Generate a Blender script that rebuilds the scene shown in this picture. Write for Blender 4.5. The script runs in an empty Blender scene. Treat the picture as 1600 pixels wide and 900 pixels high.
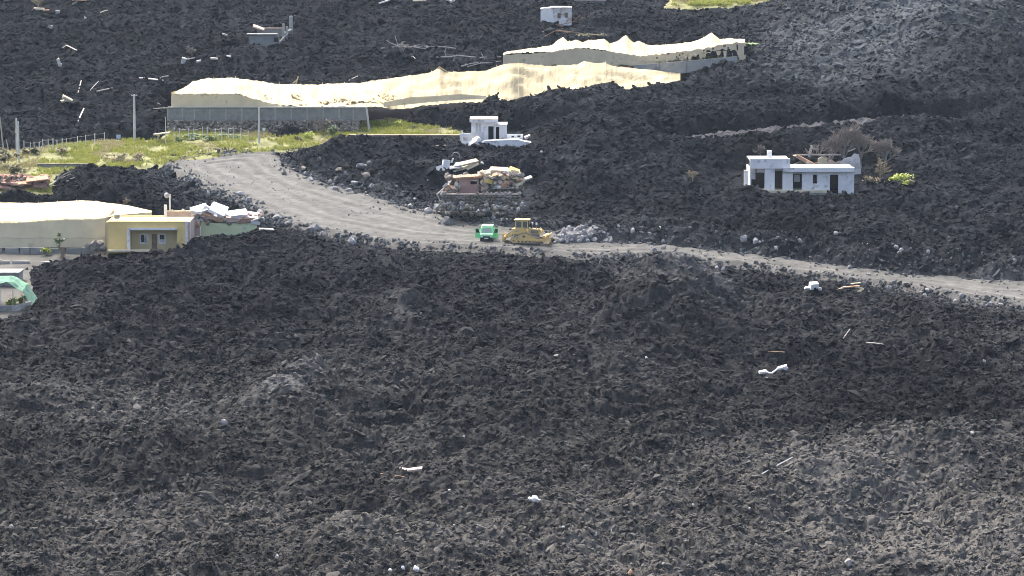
import bpy, bmesh, math, random, time
import numpy as np
T0 = time.time()
random.seed(7)
RNG = np.random.default_rng(11)

# ---------------------------------------------------------------- camera
FPX = 5400.0                     # focal length in photo pixels (photo is 1600 wide)
TILT = math.radians(7.0)         # camera looks down onto the slope
SLOPE = 0.12                     # the hillside rises away from the camera
Y0 = 450.0                       # distance of the track with the van
HC = Y0 * math.tan(TILT - math.atan(75 / FPX))
scene = bpy.context.scene
col = scene.collection
cam_data = bpy.data.cameras.new('camera')
cam_data.sensor_width = 36.0
cam_data.lens = FPX / 1600 * 36.0
cam_data.clip_start = 1.0
cam_data.clip_end = 20000.0
cam = bpy.data.objects.new('camera', cam_data)
col.objects.link(cam)
cam.location = (0, 0, HC)
cam.rotation_euler = (math.pi / 2 - TILT, 0, 0)
scene.camera = cam

# ---------------------------------------------------------------- sky, sun, exposure
SUN_EL, SUN_AZ = math.radians(54), math.radians(330)   # azimuth clockwise from +Y; high light from beyond the slope, left
world = bpy.data.worlds.new('World')
scene.world = world
world.use_nodes = True
wn = world.node_tree
for n in list(wn.nodes):
    wn.nodes.remove(n)
sky = wn.nodes.new('ShaderNodeTexSky')
sky.sky_type = 'NISHITA'
sky.sun_disc = False
sky.sun_elevation = SUN_EL
sky.sun_rotation = SUN_AZ
sky.air_density = 0.7
sky.dust_density = 7.0
sky.ozone_density = 1.0
bg = wn.nodes.new('ShaderNodeBackground')
bg.inputs['Strength'].default_value = 0.15
wo = wn.nodes.new('ShaderNodeOutputWorld')
wn.links.new(sky.outputs[0], bg.inputs[0])
wn.links.new(bg.outputs[0], wo.inputs[0])
sd = bpy.data.lights.new('sun', 'SUN')
sd.energy = 1.35
sd.angle = math.radians(18)
sd.color = (1.0, 0.96, 0.9)
sun = bpy.data.objects.new('sun', sd)
col.objects.link(sun)
sun.rotation_euler = (math.pi / 2 - SUN_EL, 0, math.pi - SUN_AZ)
vs = scene.view_settings
vs.view_transform = 'Standard'
vs.look = 'None'
vs.exposure = 1.8
vs.gamma = 1.0
vs.use_curve_mapping = False
scene.cycles.use_denoising = True
scene.cycles.filter_width = 1.0
scene.cycles.max_bounces = 6
scene.cycles.diffuse_bounces = 2
scene.cycles.sample_clamp_indirect = 2.0
scene.cycles.volume_bounces = 1
scene.cycles.transparent_max_bounces = 8

# ---------------------------------------------------------------- pixels to places on the hillside
CT, ST = math.cos(TILT), math.sin(TILT)
def ray(u, v):
    a, b = (u - 800) / FPX, -(v - 450) / FPX
    return np.array([a, CT + b * ST, -ST + b * CT])
def at(u, v, h=0.0):
    """the place on the smooth hillside (raised by h metres) seen at photo pixel u, v"""
    d = ray(u, v)
    s = (HC - h + SLOPE * Y0) / (SLOPE * d[1] - d[2])
    return np.array([0, 0, HC]) + d * s
def up(u, v, Y):
    """the place seen at u, v on the upright plane Y metres away"""
    d = ray(u, v)
    return np.array([0, 0, HC]) + d * (Y / d[1])
def mpp(Y):
    return Y / (CT * FPX)        # metres per photo pixel
def base_z(x, y):
    return (y - Y0) * SLOPE

# ---------------------------------------------------------------- numpy noise
PERM = RNG.permutation(4096).astype(np.int32)
ANG = RNG.random(4096).astype(np.float32) * 2 * np.pi
GX, GY = np.cos(ANG), np.sin(ANG)
R1, R2, R3 = (RNG.random(4096).astype(np.float32) for _ in range(3))
def hsh(ix, iy, seed):
    return PERM[(PERM[(ix + seed * 131) & 4095] + iy * 7 + seed * 17) & 4095]
def perlin(x, y, seed=0):
    x = np.asarray(x, np.float32); y = np.asarray(y, np.float32)
    fx, fy = np.floor(x), np.floor(y)
    ix, iy = fx.astype(np.int32), fy.astype(np.int32)
    dx, dy = x - fx, y - fy
    sx = dx * dx * dx * (dx * (dx * 6 - 15) + 10); sy = dy * dy * dy * (dy * (dy * 6 - 15) + 10)
    def g(i, j):
        h = hsh(ix + i, iy + j, seed)
        return GX[h] * (dx - i) + GY[h] * (dy - j)
    a = g(0, 0); a = a + sx * (g(1, 0) - a)
    b = g(0, 1); b = b + sx * (g(1, 1) - b)
    return (a + sy * (b - a)) * 1.5
def fbm(x, y, octaves=4, seed=0, gain=.5):
    s, a = 0, 1.0
    for o in range(octaves):
        s = s + a * perlin(x, y, seed + o); x = x * 2.03 + 13.7; y = y * 2.03 - 7.1; a *= gain
    return s
def cells(x, y, seed=0):
    """distance to nearest cell point and its random number"""
    x = np.asarray(x, np.float32); y = np.asarray(y, np.float32)
    ix, iy = np.floor(x).astype(np.int32), np.floor(y).astype(np.int32)
    best = np.full(x.shape, 9.0, np.float32); rid = np.zeros(x.shape, np.float32)
    for i in (-1, 0, 1):
        for j in (-1, 0, 1):
            h = hsh(ix + i, iy + j, seed)
            d = (ix + i + R1[h] - x) ** 2 + (iy + j + R2[h] - y) ** 2
            m = d < best
            best = np.where(m, d, best); rid = np.where(m, R3[h], rid)
    return np.sqrt(best), rid
def blocks(x, y, seed=0):
    """broken blocks: per-cell height and tilt, and the distance to the crack between two blocks"""
    x = np.asarray(x, np.float32); y = np.asarray(y, np.float32)
    ix, iy = np.floor(x).astype(np.int32), np.floor(y).astype(np.int32)
    b1 = np.full(x.shape, 9.0, np.float32); b2 = b1.copy(); h1 = np.zeros(x.shape, np.int32); ox = np.zeros(x.shape, np.float32); oy = ox.copy()
    for i in (-1, 0, 1):
        for j in (-1, 0, 1):
            h = hsh(ix + i, iy + j, seed); ax = x - (ix + i + R1[h]); ay = y - (iy + j + R2[h]); d = ax * ax + ay * ay
            m = d < b1
            b2 = np.where(m, b1, np.minimum(b2, d)); b1 = np.where(m, d, b1); h1 = np.where(m, h, h1); ox = np.where(m, ax, ox); oy = np.where(m, ay, oy)
    return R3[h1], (GX[h1] * ox + GY[h1] * oy), np.sqrt(b2) - np.sqrt(b1)
def sstep(a, b, x):
    t = np.clip((x - a) / (b - a), 0, 1)
    return t * t * (3 - 2 * t)

# ---------------------------------------------------------------- what is not lava: outlines on the hillside
def outline(px, h=0.0):
    return [tuple(at(u, v, h)[:2]) for u, v in px]
ROAD_PX_TOP = [(262, 254), (300, 246), (360, 240), (418, 238), (432, 246), (448, 264), (500, 286), (560, 302), (630, 324), (700, 341),
               (745, 352), (800, 356), (862, 362), (880, 378), (950, 381), (1010, 382), (1080, 388), (1150, 397), (1250, 408), (1330, 420), (1440, 431), (1600, 442), (1720, 452)]
ROAD_PX_BOT = [(1720, 492), (1600, 476), (1480, 456), (1400, 443), (1270, 427), (1180, 413), (1090, 402), (1000, 396), (940, 399), (860, 393), (760, 386),
               (700, 382), (620, 379), (560, 369), (470, 352), (420, 332), (375, 310), (320, 288), (275, 266)]
ROAD = outline(ROAD_PX_TOP + ROAD_PX_BOT)
GRASS = outline([(-90, 302), (-90, 222), (20, 236), (60, 232), (110, 224), (190, 217), (255, 219), (262, 204), (400, 203), (440, 214), (500, 206), (560, 194),
                 (610, 184), (632, 192), (716, 203), (722, 212), (700, 213), (560, 214), (535, 222), (480, 230), (436, 236), (360, 243), (300, 249), (250, 258), (130, 266), (80, 272), (80, 300)])
PLOT = outline([(-90, 412), (-90, 328), (100, 326), (250, 340), (312, 352), (312, 366), (262, 384), (200, 391), (150, 398), (75, 402), (40, 414), (0, 420)])
SHED = outline([(-90, 500), (-90, 420), (36, 420), (52, 470), (46, 484), (0, 494)])
GH_A = [(up(262, 200, 522)[0], 522), (up(570, 200, 522)[0], 522), (up(600, 160, 527)[0], 527), (up(640, 160, 532)[0], 532), (up(800, 150, 537)[0], 537), (up(900, 140, 541)[0], 541), (up(1000, 128, 548)[0], 548), (up(1064, 118, 556)[0], 556),
        (up(1064, 118, 572)[0], 572), (up(900, 140, 560)[0], 560), (up(600, 160, 547)[0], 547), (up(262, 160, 543)[0], 543)]
GH_B = [(up(785, 98, 567)[0], 567), (up(1000, 108, 563)[0], 563), (up(1155, 98, 566)[0], 566), (up(1165, 98, 584)[0], 584), (up(785, 98, 584)[0], 584)]
HOUSE_R = outline([(1150, 307), (1150, 262), (1350, 258), (1350, 298), (1300, 304)])
HOUSE_M = outline([(716, 229), (728, 200), (820, 200), (830, 224)])
HOUSE_P = outline([(684, 330), (680, 290), (830, 284), (832, 312), (810, 330)])
TERRACE = outline([(556, 242), (570, 226), (708, 226), (704, 240)])
TOPGRASS = outline([(1050, 10), (1060, -30), (1215, -30), (1200, 4), (1130, 10)])
TRACK_PX = [(1085, 217), (1130, 212), (1180, 207), (1240, 202), (1300, 196), (1350, 191), (1390, 188), (1440, 187), (1490, 190)]
TRACK = outline([(u, v - 1.3) for u, v in TRACK_PX] + [(u, v + 1.3) for u, v in TRACK_PX[::-1]])

# coarse field over the whole area
GX0, GX1, GY0, GY1, GSTEP = -150.0, 150.0, 270.0, 720.0, 0.75
gx = np.arange(GX0, GX1 + .01, GSTEP); gy = np.arange(GY0, GY1 + .01, GSTEP)
CX, CY = np.meshgrid(gx, gy)                       # [row y, col x]
def poly_field(poly):
    """inside mask, distance to the outline and how far the nearest outline point lies behind (+1) or in front (-1)"""
    n = len(poly)
    inside = np.zeros(CX.shape, bool)
    best = np.full(CX.shape, 1e9); dirn = np.zeros(CX.shape)
    for i in range(n):
        ax, ay = poly[i]; bx_, by_ = poly[(i + 1) % n]
        if ay != by_:
            c = ((ay > CY) != (by_ > CY)) & (CX < (bx_ - ax) * (CY - ay) / (by_ - ay) + ax)
            inside ^= c
        ex, ey = bx_ - ax, by_ - ay
        t = np.clip(((CX - ax) * ex + (CY - ay) * ey) / (ex * ex + ey * ey + 1e-9), 0, 1)
        qx, qy = ax + t * ex - CX, ay + t * ey - CY
        d = np.hypot(qx, qy); m = d < best
        best = np.where(m, d, best); dirn = np.where(m, qy / (d + 1e-6), dirn)
    return inside, best, dirn
WARP = fbm(CX / 6, CY / 6, 3, 40) * 1.3
LAVA = np.ones(CX.shape)                           # 1 on the lava, 0 on the islands in it
ROUGH = np.ones(CX.shape)                          # how much clinker covers it
def carve(poly, near=9.0, far=3.0, jag=1.0, floor=0.0):
    global LAVA, ROUGH
    ins, d, dr = poly_field(poly)
    w = far + (near - far) * np.clip(dr * .5 + .5, 0, 1)
    sd_ = np.where(ins, -d, d) + WARP * jag
    t = np.clip(sd_ / w, 0, 1) ** 1.5; fw_ = np.clip(dr * .5 + .5, 0, 1)
    LAVA = np.minimum(LAVA, t * fw_ + sstep(-.25, 1, sd_ / w) * (1 - fw_))
    ROUGH = np.minimum(ROUGH, floor + (1 - floor) * sstep(-.1, 1.2, sd_))
    return ins, d
IN_ROAD, D_ROAD = carve(ROAD, 17, 3.0, .8)
IN_GRASS, D_GRASS = carve(GRASS, 12, 3, 1)
carve(PLOT, 16, 3, .5); carve(SHED, 12, 2.5, .5); carve(GH_A, 1.5, 1.5, .3); carve(GH_B, 1.5, 1.5, .3)
carve(HOUSE_R, 14, 2.5, .4, .35); carve(HOUSE_M, 14, 2.5, .4, .35); carve(HOUSE_P, 15, 2, .3, .4); carve(TERRACE, 5, 2, .4); carve(TOPGRASS, 30, 4, 1); carve(TRACK, 12, 2, .5, .55)

def blob(u, v, ru, rv, amp):
    c = at(u, v); k = mpp(c[1]); sy = (at(u, v - rv)[1] - at(u, v + rv)[1]) / 2
    return amp * np.exp(-((CX - c[0]) / (ru * k)) ** 2 - ((CY - c[1]) / sy) ** 2)
# large forms of the flow
HILL = 1.7 + 1.5 * fbm(CX / 42, CY / 42, 3, 3) + 1.5 * np.abs(fbm(CX / 13 + .2 * fbm(CX / 20, CY / 20, 2, 9), CY / 13, 2, 5))
for b in [(1050, 505, 85, 28, 6.6), (1075, 475, 40, 12, 1.6), (960, 520, 40, 14, 1.2), (1160, 520, 50, 12, -1.2), (630, 505, 42, 20, 3.6), (455, 655, 60, 24, 3.3), (500, 640, 22, 12, 1.2), (230, 745, 90, 22, 2.8), (190, 680, 60, 18, .9),
          (520, 830, 130, 12, -3.0), (350, 800, 200, 10, -1.4), (1080, 560, 60, 12, -1.2), (1270, 600, 160, 40, -1.5), (1380, 690, 170, 22, -2.0), (1230, 690, 50, 14, -1.2), (1060, 570, 90, 30, 1.2),
          (960, 600, 60, 16, 1.0), (1450, 760, 150, 40, 3.8), (1250, 800, 130, 30, 1.8), (1350, 850, 50, 25, -2.0), (1560, 850, 120, 40, 2.0), (1040, 840, 100, 18, 1.3), (1560, 660, 110, 26, 1.8),
          (740, 640, 90, 20, 1.1), (830, 700, 110, 16, 1.0), (300, 560, 120, 14, -1.0), (250, 430, 160, 14, .8), (300, 372, 26, 6, 1.3), (345, 378, 34, 7, .9), (1000, 402, 46, 8, .9),
          (700, 400, 110, 8, .5), (600, 885, 90, 20, 1.6), (1320, 60, 120, 40, 6.0), (1480, 70, 140, 50, 7.0), (1300, 165, 190, 10, -2.0), (1180, 120, 130, 12, 1.5), (1520, 120, 90, 12, 1.0),
          (960, 180, 110, 14, 1.2), (950, 235, 120, 14, 1.3), (540, 258, 80, 10, .8), (480, 248, 45, 7, .7), (240, 285, 110, 10, .9), (1450, 330, 130, 20, 1.6), (1180, 340, 110, 10, .9), (560, 60, 150, 12, -.8),
          (640, 292, 26, 8, -.9), (900, 310, 60, 12, 1.2), (660, 183, 60, 8, .6), (450, 192, 80, 6, .4), (1290, 303, 30, 4, .25), (1322, 297, 14, 4, .5)]:
    HILL = HILL + blob(*b)
CRACK = np.exp(-(fbm(CX / 19, CY / 12, 2, 15) / .07) ** 2) * sstep(.0, .3, perlin(CX / 30, CY / 30, 17)) + .8 * np.exp(-(fbm(CX / 9, CY / 6, 2, 18) / .09) ** 2) * sstep(.1, .4, perlin(CX / 24, CY / 24, 19))
MASSF = np.maximum(HILL - .9 * CRACK, .5) * LAVA - .45 * (1 - LAVA)
for b in [(304, 400, 20, 6, 2.2), (338, 393, 30, 6, 1.9), (276, 403, 14, 5, 1.0)]:
    MASSF = MASSF + blob(*b)                        # tongue pushed against the yellow house
# ash and age, plus painted haze and hollow shade: 0 fresh black clinker, 1 brown-grey ash-dusted clinker
TINT = .27 + .18 * fbm(CX / 25, CY / 25, 3, 21) + .10 * fbm(CX / 6, CY / 6, 2, 25)
for b in [(800, 900, 900, 170, .22), (1500, 850, 330, 110, .34), (1250, 780, 200, 60, .22), (1060, 495, 80, 34, .68), (1120, 500, 60, 22, .2), (480, 640, 34, 12, .58), (440, 665, 50, 9, .55), (625, 510, 40, 24, .28),
          (250, 640, 300, 60, .15), (1350, 620, 180, 80, -.25), (1400, 60, 230, 70, .75), (1250, 130, 160, 40, .45), (1300, 165, 190, 14, -.3), (1450, 205, 80, 10, .4), (430, 860, 300, 40, .14), (960, 610, 120, 40, .2),  # pale upper right paints haze over ash; dark band there paints hollow shade
          (300, 560, 60, 16, .1), (600, 880, 100, 30, .2), (700, 335, 90, 12, .2), (1550, 470, 90, 12, .5), (250, 430, 260, 30, -.12), (800, 60, 700, 40, -.05)]:
    TINT = TINT + blob(*b)
ins_, dr_ = IN_ROAD, D_ROAD
TINT = TINT + .55 * np.exp(-np.where(ins_, 0, dr_) / 2.2)      # crushed rock thrown beside the graded track
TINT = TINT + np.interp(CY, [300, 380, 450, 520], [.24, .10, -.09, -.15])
TINT = np.clip(TINT, 0, 1.2)

def bil(F, x, y):
    fx = np.clip((np.asarray(x) - GX0) / GSTEP, 0, len(gx) - 1.001); fy = np.clip((np.asarray(y) - GY0) / GSTEP, 0, len(gy) - 1.001)
    ix, iy = fx.astype(int), fy.astype(int); a, b = fx - ix, fy - iy
    return (F[iy, ix] * (1 - a) + F[iy, ix + 1] * a) * (1 - b) + (F[iy + 1, ix] * (1 - a) + F[iy + 1, ix + 1] * a) * b
def lava_meso(x, y):
    """surface without the small clinker"""
    m = bil(LAVA, x, y)
    wx = x + 1.2 * perlin(x / 5, y / 5, 60); wy = y + 1.2 * perlin(x / 5, y / 5, 61)
    h = .55 * (np.abs(perlin(wx / 11, wy / 3.6, 58)) - .22) + .45 * fbm(wx / 7, wy / 7, 2, 50) + .70 * (np.abs(perlin(wx / 4.6, wy / 3.2, 53)) - .22) + .30 * (np.abs(perlin(wx / 1.7, wy / 1.7, 56)) - .2)
    return base_z(x, y) + bil(MASSF, x, y) + (.12 + .88 * m) * h * (.25 + .75 * bil(ROUGH, x, y))
def lava_full(x, y):
    m = bil(LAVA, x, y)
    z = lava_meso(x, y)
    wx = x + .35 * perlin(x / .9, y / .9, 70); wy = y + .35 * perlin(x / .9, y / .9, 71)
    big = .65 + .7 * sstep(-.45, .5, perlin(x / 11, y / 11, 75))
    g = 1 + np.clip((y - 320) / 300, 0, 1.2) * .5            # blocks grow coarser up the slope
    yy = y - np.where(y > 320, .25 * (y - 320) ** 2 / 300 / (1 + .5 * (y - 320) / 300), 0) 
    xx = (x + .35 * perlin(x / .9, y / .9, 70)) / g / 1.75; yy = yy + .3 * perlin(x / .9, y / .9, 71)
    rdg = lambda a, b, sd: 1 - np.abs(perlin(xx / a, yy / b, sd)) * 2.2
    r1, t1, e1 = blocks(xx / .92, yy / 1.05, 5); r2, t2, e2 = blocks(xx / .42 + 3.3, yy / .50, 6); d3, r3 = cells(wx / .38, wy / .34, 8)
    lump = lambda d: np.sqrt(np.clip(1 - (d / .7) ** 2, 0, 1))
    flat = 1 - .2 * np.clip((y - 330) / 270, 0, 1)
    c = flat * (big * (.26 * rdg(2.7, 1.7, 91) + .14 * rdg(1.3, .95, 92) + .30 * r1 ** 1.5 + .30 * t1 - .20 * (1 - sstep(0, .25, e1)) + .13 * r2 + .14 * t2) + .10 * (.3 + r3) * lump(d3)) - .42
    q = bil(ROUGH, x, y)
    return z + q * (.45 + .55 * sstep(.0, .5, m)) * c
def on_lava(u, v):
    """the place on the lava surface seen at pixel u, v"""
    Y = np.arange(285, 705, .12); d = ray(u, v); P = np.array([0, 0, HC])[None, :] + d[None, :] * (Y / d[1])[:, None]
    z = lava_full(P[:, 0], P[:, 1])
    i = int(np.argmax(P[:, 2] <= z))
    return P[i]

# ---------------------------------------------------------------- materials
MATS = {}
def mat(name, colr, rough=.9, var=.25, scale=1.5, bump=.0, bscale=12., dirt=None, dirt_amt=.0, dirt_scale=.6, metal=0., trans=0.):
    """a plain procedural material: base colour with noise variation, stains of a second colour, fine relief"""
    if name in MATS:
        return MATS[name]
    m = bpy.data.materials.new(name); m.use_nodes = True
    nt = m.node_tree; N, L = nt.nodes, nt.links
    b = N['Principled BSDF']; b.inputs['Roughness'].default_value = rough; b.inputs['Metallic'].default_value = metal
    tc = N.new('ShaderNodeTexCoord')
    n1 = N.new('ShaderNodeTexNoise'); n1.inputs['Scale'].default_value = scale; n1.inputs['Detail'].default_value = 5
    L.new(tc.outputs['Object'], n1.inputs['Vector'])
    r1 = N.new('ShaderNodeMapRange'); r1.inputs[1].default_value = .3; r1.inputs[2].default_value = .7; r1.inputs[3].default_value = 1 - var; r1.inputs[4].default_value = 1 + var * .6
    L.new(n1.outputs[0], r1.inputs[0])
    mul = N.new('ShaderNodeVectorMath'); mul.operation = 'SCALE'; mul.inputs[0].default_value = colr
    L.new(r1.outputs[0], mul.inputs['Scale'])
    out = mul.outputs[0]
    if dirt:
        n2 = N.new('ShaderNodeTexNoise'); n2.inputs['Scale'].default_value = dirt_scale; n2.inputs['Detail'].default_value = 8; n2.inputs['Roughness'].default_value = .65
        L.new(tc.outputs['Object'], n2.inputs['Vector'])
        r2 = N.new('ShaderNodeMapRange'); r2.inputs[1].default_value = .62 - .3 * dirt_amt; r2.inputs[2].default_value = .72 - .2 * dirt_amt
        L.new(n2.outputs[0], r2.inputs[0])
        mx = N.new('ShaderNodeMix'); mx.data_type = 'RGBA'
        L.new(r2.outputs[0], mx.inputs[0]); L.new(out, mx.inputs[6]); mx.inputs[7].default_value = (*dirt, 1)
        out = mx.outputs[2]
    L.new(out, b.inputs['Base Color'])
    if bump:
        n3 = N.new('ShaderNodeTexNoise'); n3.inputs['Scale'].default_value = bscale; n3.inputs['Detail'].default_value = 4
        L.new(tc.outputs['Object'], n3.inputs['Vector'])
        bp = N.new('ShaderNodeBump'); bp.inputs['Strength'].default_value = bump; bp.inputs['Distance'].default_value = .1
        L.new(n3.outputs[0], bp.inputs['Height']); L.new(bp.outputs[0], b.inputs['Normal'])
    if trans:
        tr = N.new('ShaderNodeBsdfTranslucent'); L.new(out, tr.inputs['Color'])
        ms = N.new('ShaderNodeMixShader'); ms.inputs[0].default_value = trans
        L.new(b.outputs[0], ms.inputs[1]); L.new(tr.outputs[0], ms.inputs[2]); L.new(ms.outputs[0], N['Material Output'].inputs['Surface'])
    MATS[name] = m
    return m

def lava_material(name, kind):
    m = bpy.data.materials.new(name); m.use_nodes = True
    nt = m.node_tree; N, L = nt.nodes, nt.links
    b = N['Principled BSDF']; b.inputs['Roughness'].default_value = .85
    b.inputs['Specular IOR Level'].default_value = .02
    at_ = N.new('ShaderNodeAttribute'); at_.attribute_name = 'tint'; at_.attribute_type = kind
    geo = N.new('ShaderNodeNewGeometry')
    n1 = N.new('ShaderNodeTexNoise'); n1.inputs['Scale'].default_value = .55; n1.inputs['Detail'].default_value = 7; n1.inputs['Roughness'].default_value = .65
    L.new(geo.outputs['Position'], n1.inputs['Vector'])
    n2 = N.new('ShaderNodeTexNoise'); n2.inputs['Scale'].default_value = 3.2; n2.inputs['Detail'].default_value = 5; n2.inputs['Roughness'].default_value = .7
    L.new(geo.outputs['Position'], n2.inputs['Vector'])
    a1 = N.new('ShaderNodeMath'); a1.operation = 'MULTIPLY_ADD'; a1.inputs[1].default_value = .9; L.new(n1.outputs[0], a1.inputs[0])
    L.new(at_.outputs['Fac'], a1.inputs[2])
    a2 = N.new('ShaderNodeMath'); a2.operation = 'MULTIPLY_ADD'; a2.inputs[1].default_value = .7; L.new(n2.outputs[0], a2.inputs[0]); L.new(a1.outputs[0], a2.inputs[2])
    rng = N.new('ShaderNodeMapRange'); rng.inputs[1].default_value = .62; rng.inputs[2].default_value = 1.9; L.new(a2.outputs[0], rng.inputs[0])
    ramp = N.new('ShaderNodeValToRGB'); e = ramp.color_ramp.elements
    e[0].position = 0; e[0].color = (.0055, .0058, .0068, 1); e[1].position = 1; e[1].color = (.135, .132, .126, 1)
    for p, c in ((.3, (.0155, .0162, .018)), (.62, (.046, .0456, .0446))):
        x = e.new(p); x.color = (*c, 1)
    L.new(rng.outputs[0], ramp.inputs[0])
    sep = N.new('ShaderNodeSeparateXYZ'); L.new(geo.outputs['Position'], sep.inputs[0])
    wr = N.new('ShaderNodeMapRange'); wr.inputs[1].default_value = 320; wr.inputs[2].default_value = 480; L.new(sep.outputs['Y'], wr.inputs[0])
    hue = N.new('ShaderNodeMix'); hue.data_type = 'RGBA'; hue.inputs[6].default_value = (1.02, 1.0, .96, 1); hue.inputs[7].default_value = (.89, 1.0, 1.13, 1); L.new(wr.outputs[0], hue.inputs[0])  # far lava turned bluer: haze and sky tint painted into its colour
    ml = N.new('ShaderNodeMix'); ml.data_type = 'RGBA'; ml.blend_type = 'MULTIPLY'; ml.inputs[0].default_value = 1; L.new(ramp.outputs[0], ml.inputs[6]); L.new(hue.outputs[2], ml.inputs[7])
    L.new(ml.outputs[2], b.inputs['Base Color'])
    v = N.new('ShaderNodeTexNoise'); v.inputs['Scale'].default_value = 4.5; v.inputs['Detail'].default_value = 8; v.inputs['Roughness'].default_value = .78
    L.new(geo.outputs['Position'], v.inputs['Vector'])
    bp = N.new('ShaderNodeBump'); bp.inputs['Strength'].default_value = .8; bp.inputs['Distance'].default_value = .32
    L.new(v.outputs[0], bp.inputs['Height']); L.new(bp.outputs[0], b.inputs['Normal'])
    return m
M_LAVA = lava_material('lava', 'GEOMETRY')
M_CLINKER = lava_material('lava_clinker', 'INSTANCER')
M_TRACKM = mat('pale_rubble_track', (.06, .062, .066), .95, .35, .9, .8, 8.)
M_SOIL = mat('meadow_soil', (.17, .175, .065), .95, .4, .5, .5, 5., (.20, .17, .08), .15, .25)
M_GRASS = mat('grass_blade', (.33, .355, .07), .8, .4, .35, trans=.25)
M_GRASSD = mat('grass_blade_dry', (.38, .34, .16), .8, .4, .4, trans=.2)
M_LEAF = mat('leaf', (.09, .16, .045), .6, .5, 1.2, trans=.2)
M_LEAFY = mat('leaf_yellow_green', (.34, .42, .05), .6, .4, 1.2, trans=.2)
M_LEAFB = mat('banana_leaf', (.13, .24, .06), .55, .4, .8, trans=.2)
M_SCRUB = mat('grey_green_scrub', (.17, .17, .09), .8, .4, 1.)
M_NET = mat('white_net', (.52, .45, .275), .9, .1, .2, trans=.22)
M_NETS = mat('tan_net', (.72, .62, .41), .9, .13, .5, dirt=(.42, .36, .22), dirt_amt=.12, dirt_scale=.5, trans=.15)
M_NETB = mat('cream_net', (.78, .69, .46), .9, .12, .5, dirt=(.62, .54, .36), dirt_amt=.1, dirt_scale=.4, trans=.15)
M_CONC = mat('concrete', (.34, .34, .31), .9, .2, .8, .3, 10., (.22, .22, .2), .2)
M_BLOCK = mat('concrete_block', (.24, .25, .235), .95, .25, 1.2, .3, 8., (.13, .135, .12), .25)
M_STONE = mat('wall_stone', (.20, .185, .155), .95, .5, 2.2, .5, 8.)
M_STONEP = mat('pale_stone', (.30, .29, .27), .95, .35, 1.5, .6, 9.)
M_WHITE = mat('white_paint', (.76, .76, .74), .85, .10, .7, .2, 10., (.40, .39, .37), .26, .9)
M_WHITED = mat('stained_white_paint', (.62, .61, .59), .85, .18, .8, .2, 10., (.22, .20, .18), .38, .5)
M_YELLOW = mat('yellow_paint', (.78, .59, .23), .85, .08, .6, .1, 8., (.55, .40, .18), .15, .4)
M_YELLOWD = mat('shaded_yellow_paint', (.62, .51, .27), .85, .1, .6, .1, 8.)  # darker copy of the house yellow: porch and side-wall shade painted in
M_PINK = mat('pink_paint', (.40, .25, .22), .9, .25, .9, .2, 8., (.25, .2, .17), .25, .8)
M_PINKP = mat('pale_pink_render', (.52, .40, .33), .9, .2, .8, .2, 8.)
M_MINT = mat('pale_green_paint', (.60, .66, .38), .85, .1, .6, .1, 8., (.45, .5, .35), .2)
M_TERRA = mat('terracotta', (.44, .24, .15), .9, .3, 1.6, .3, 6.)
M_BRICK = mat('hollow_brick', (.52, .32, .20), .9, .25, 1.6, .3, 6.)
M_CREAM = mat('cream_render', (.62, .55, .38), .9, .2, .8, .2, 7.)
M_DARK = mat('soot_and_shade_interior', (.035, .034, .033), .95, .3, 1.)  # soot of burnt rooms, with indoor shade behind openings painted in
M_GLASS = mat('window_glass', (.03, .04, .045), .12, .1, 1.)
M_WOOD = mat('bleached_timber', (.42, .39, .34), .9, .25, 2., .3, 12.)
M_WOODB = mat('brown_timber', (.22, .15, .10), .9, .3, 2., .3, 12.)
M_DEAD = mat('dead_twigs', (.22, .20, .18), .95, .3, 1.5)
M_DEADP = mat('pale_dead_branches', (.33, .315, .29), .95, .3, 1.5)
M_POLE = mat('pole_concrete', (.50, .51, .50), .8, .15, 1.)
M_METAL = mat('dull_metal', (.35, .36, .37), .5, .15, 2., metal=.3)
M_GREENNET = mat('green_shade_net', (.17, .36, .25), .9, .45, 1.6, trans=.3)
M_VAN = mat('green_vehicle_paint', (.17, .66, .27), .35, .06, 1.)
M_VANP = mat('pale_green_vehicle_paint', (.42, .76, .46), .35, .06, 1.)
M_CAT = mat('yellow_machine_paint', (.70, .50, .17), .6, .2, 1.6, dirt=(.36, .31, .23), dirt_amt=.4, dirt_scale=1.6)
M_STEEL = mat('worn_track_steel', (.19, .17, .14), .7, .35, 2.)
M_RUBBER = mat('black_rubber', (.02, .02, .02), .85, .2, 2.)
M_PLATE = mat('number_plate', (.8, .8, .78), .5, .02, 1.)
M_BLUE = mat('blue_sign', (.30, .42, .62), .6, .1, 1.)
M_REDR = mat('red_earth_rubble', (.40, .24, .18), .95, .3, 1.2, .4, 7.)

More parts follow.
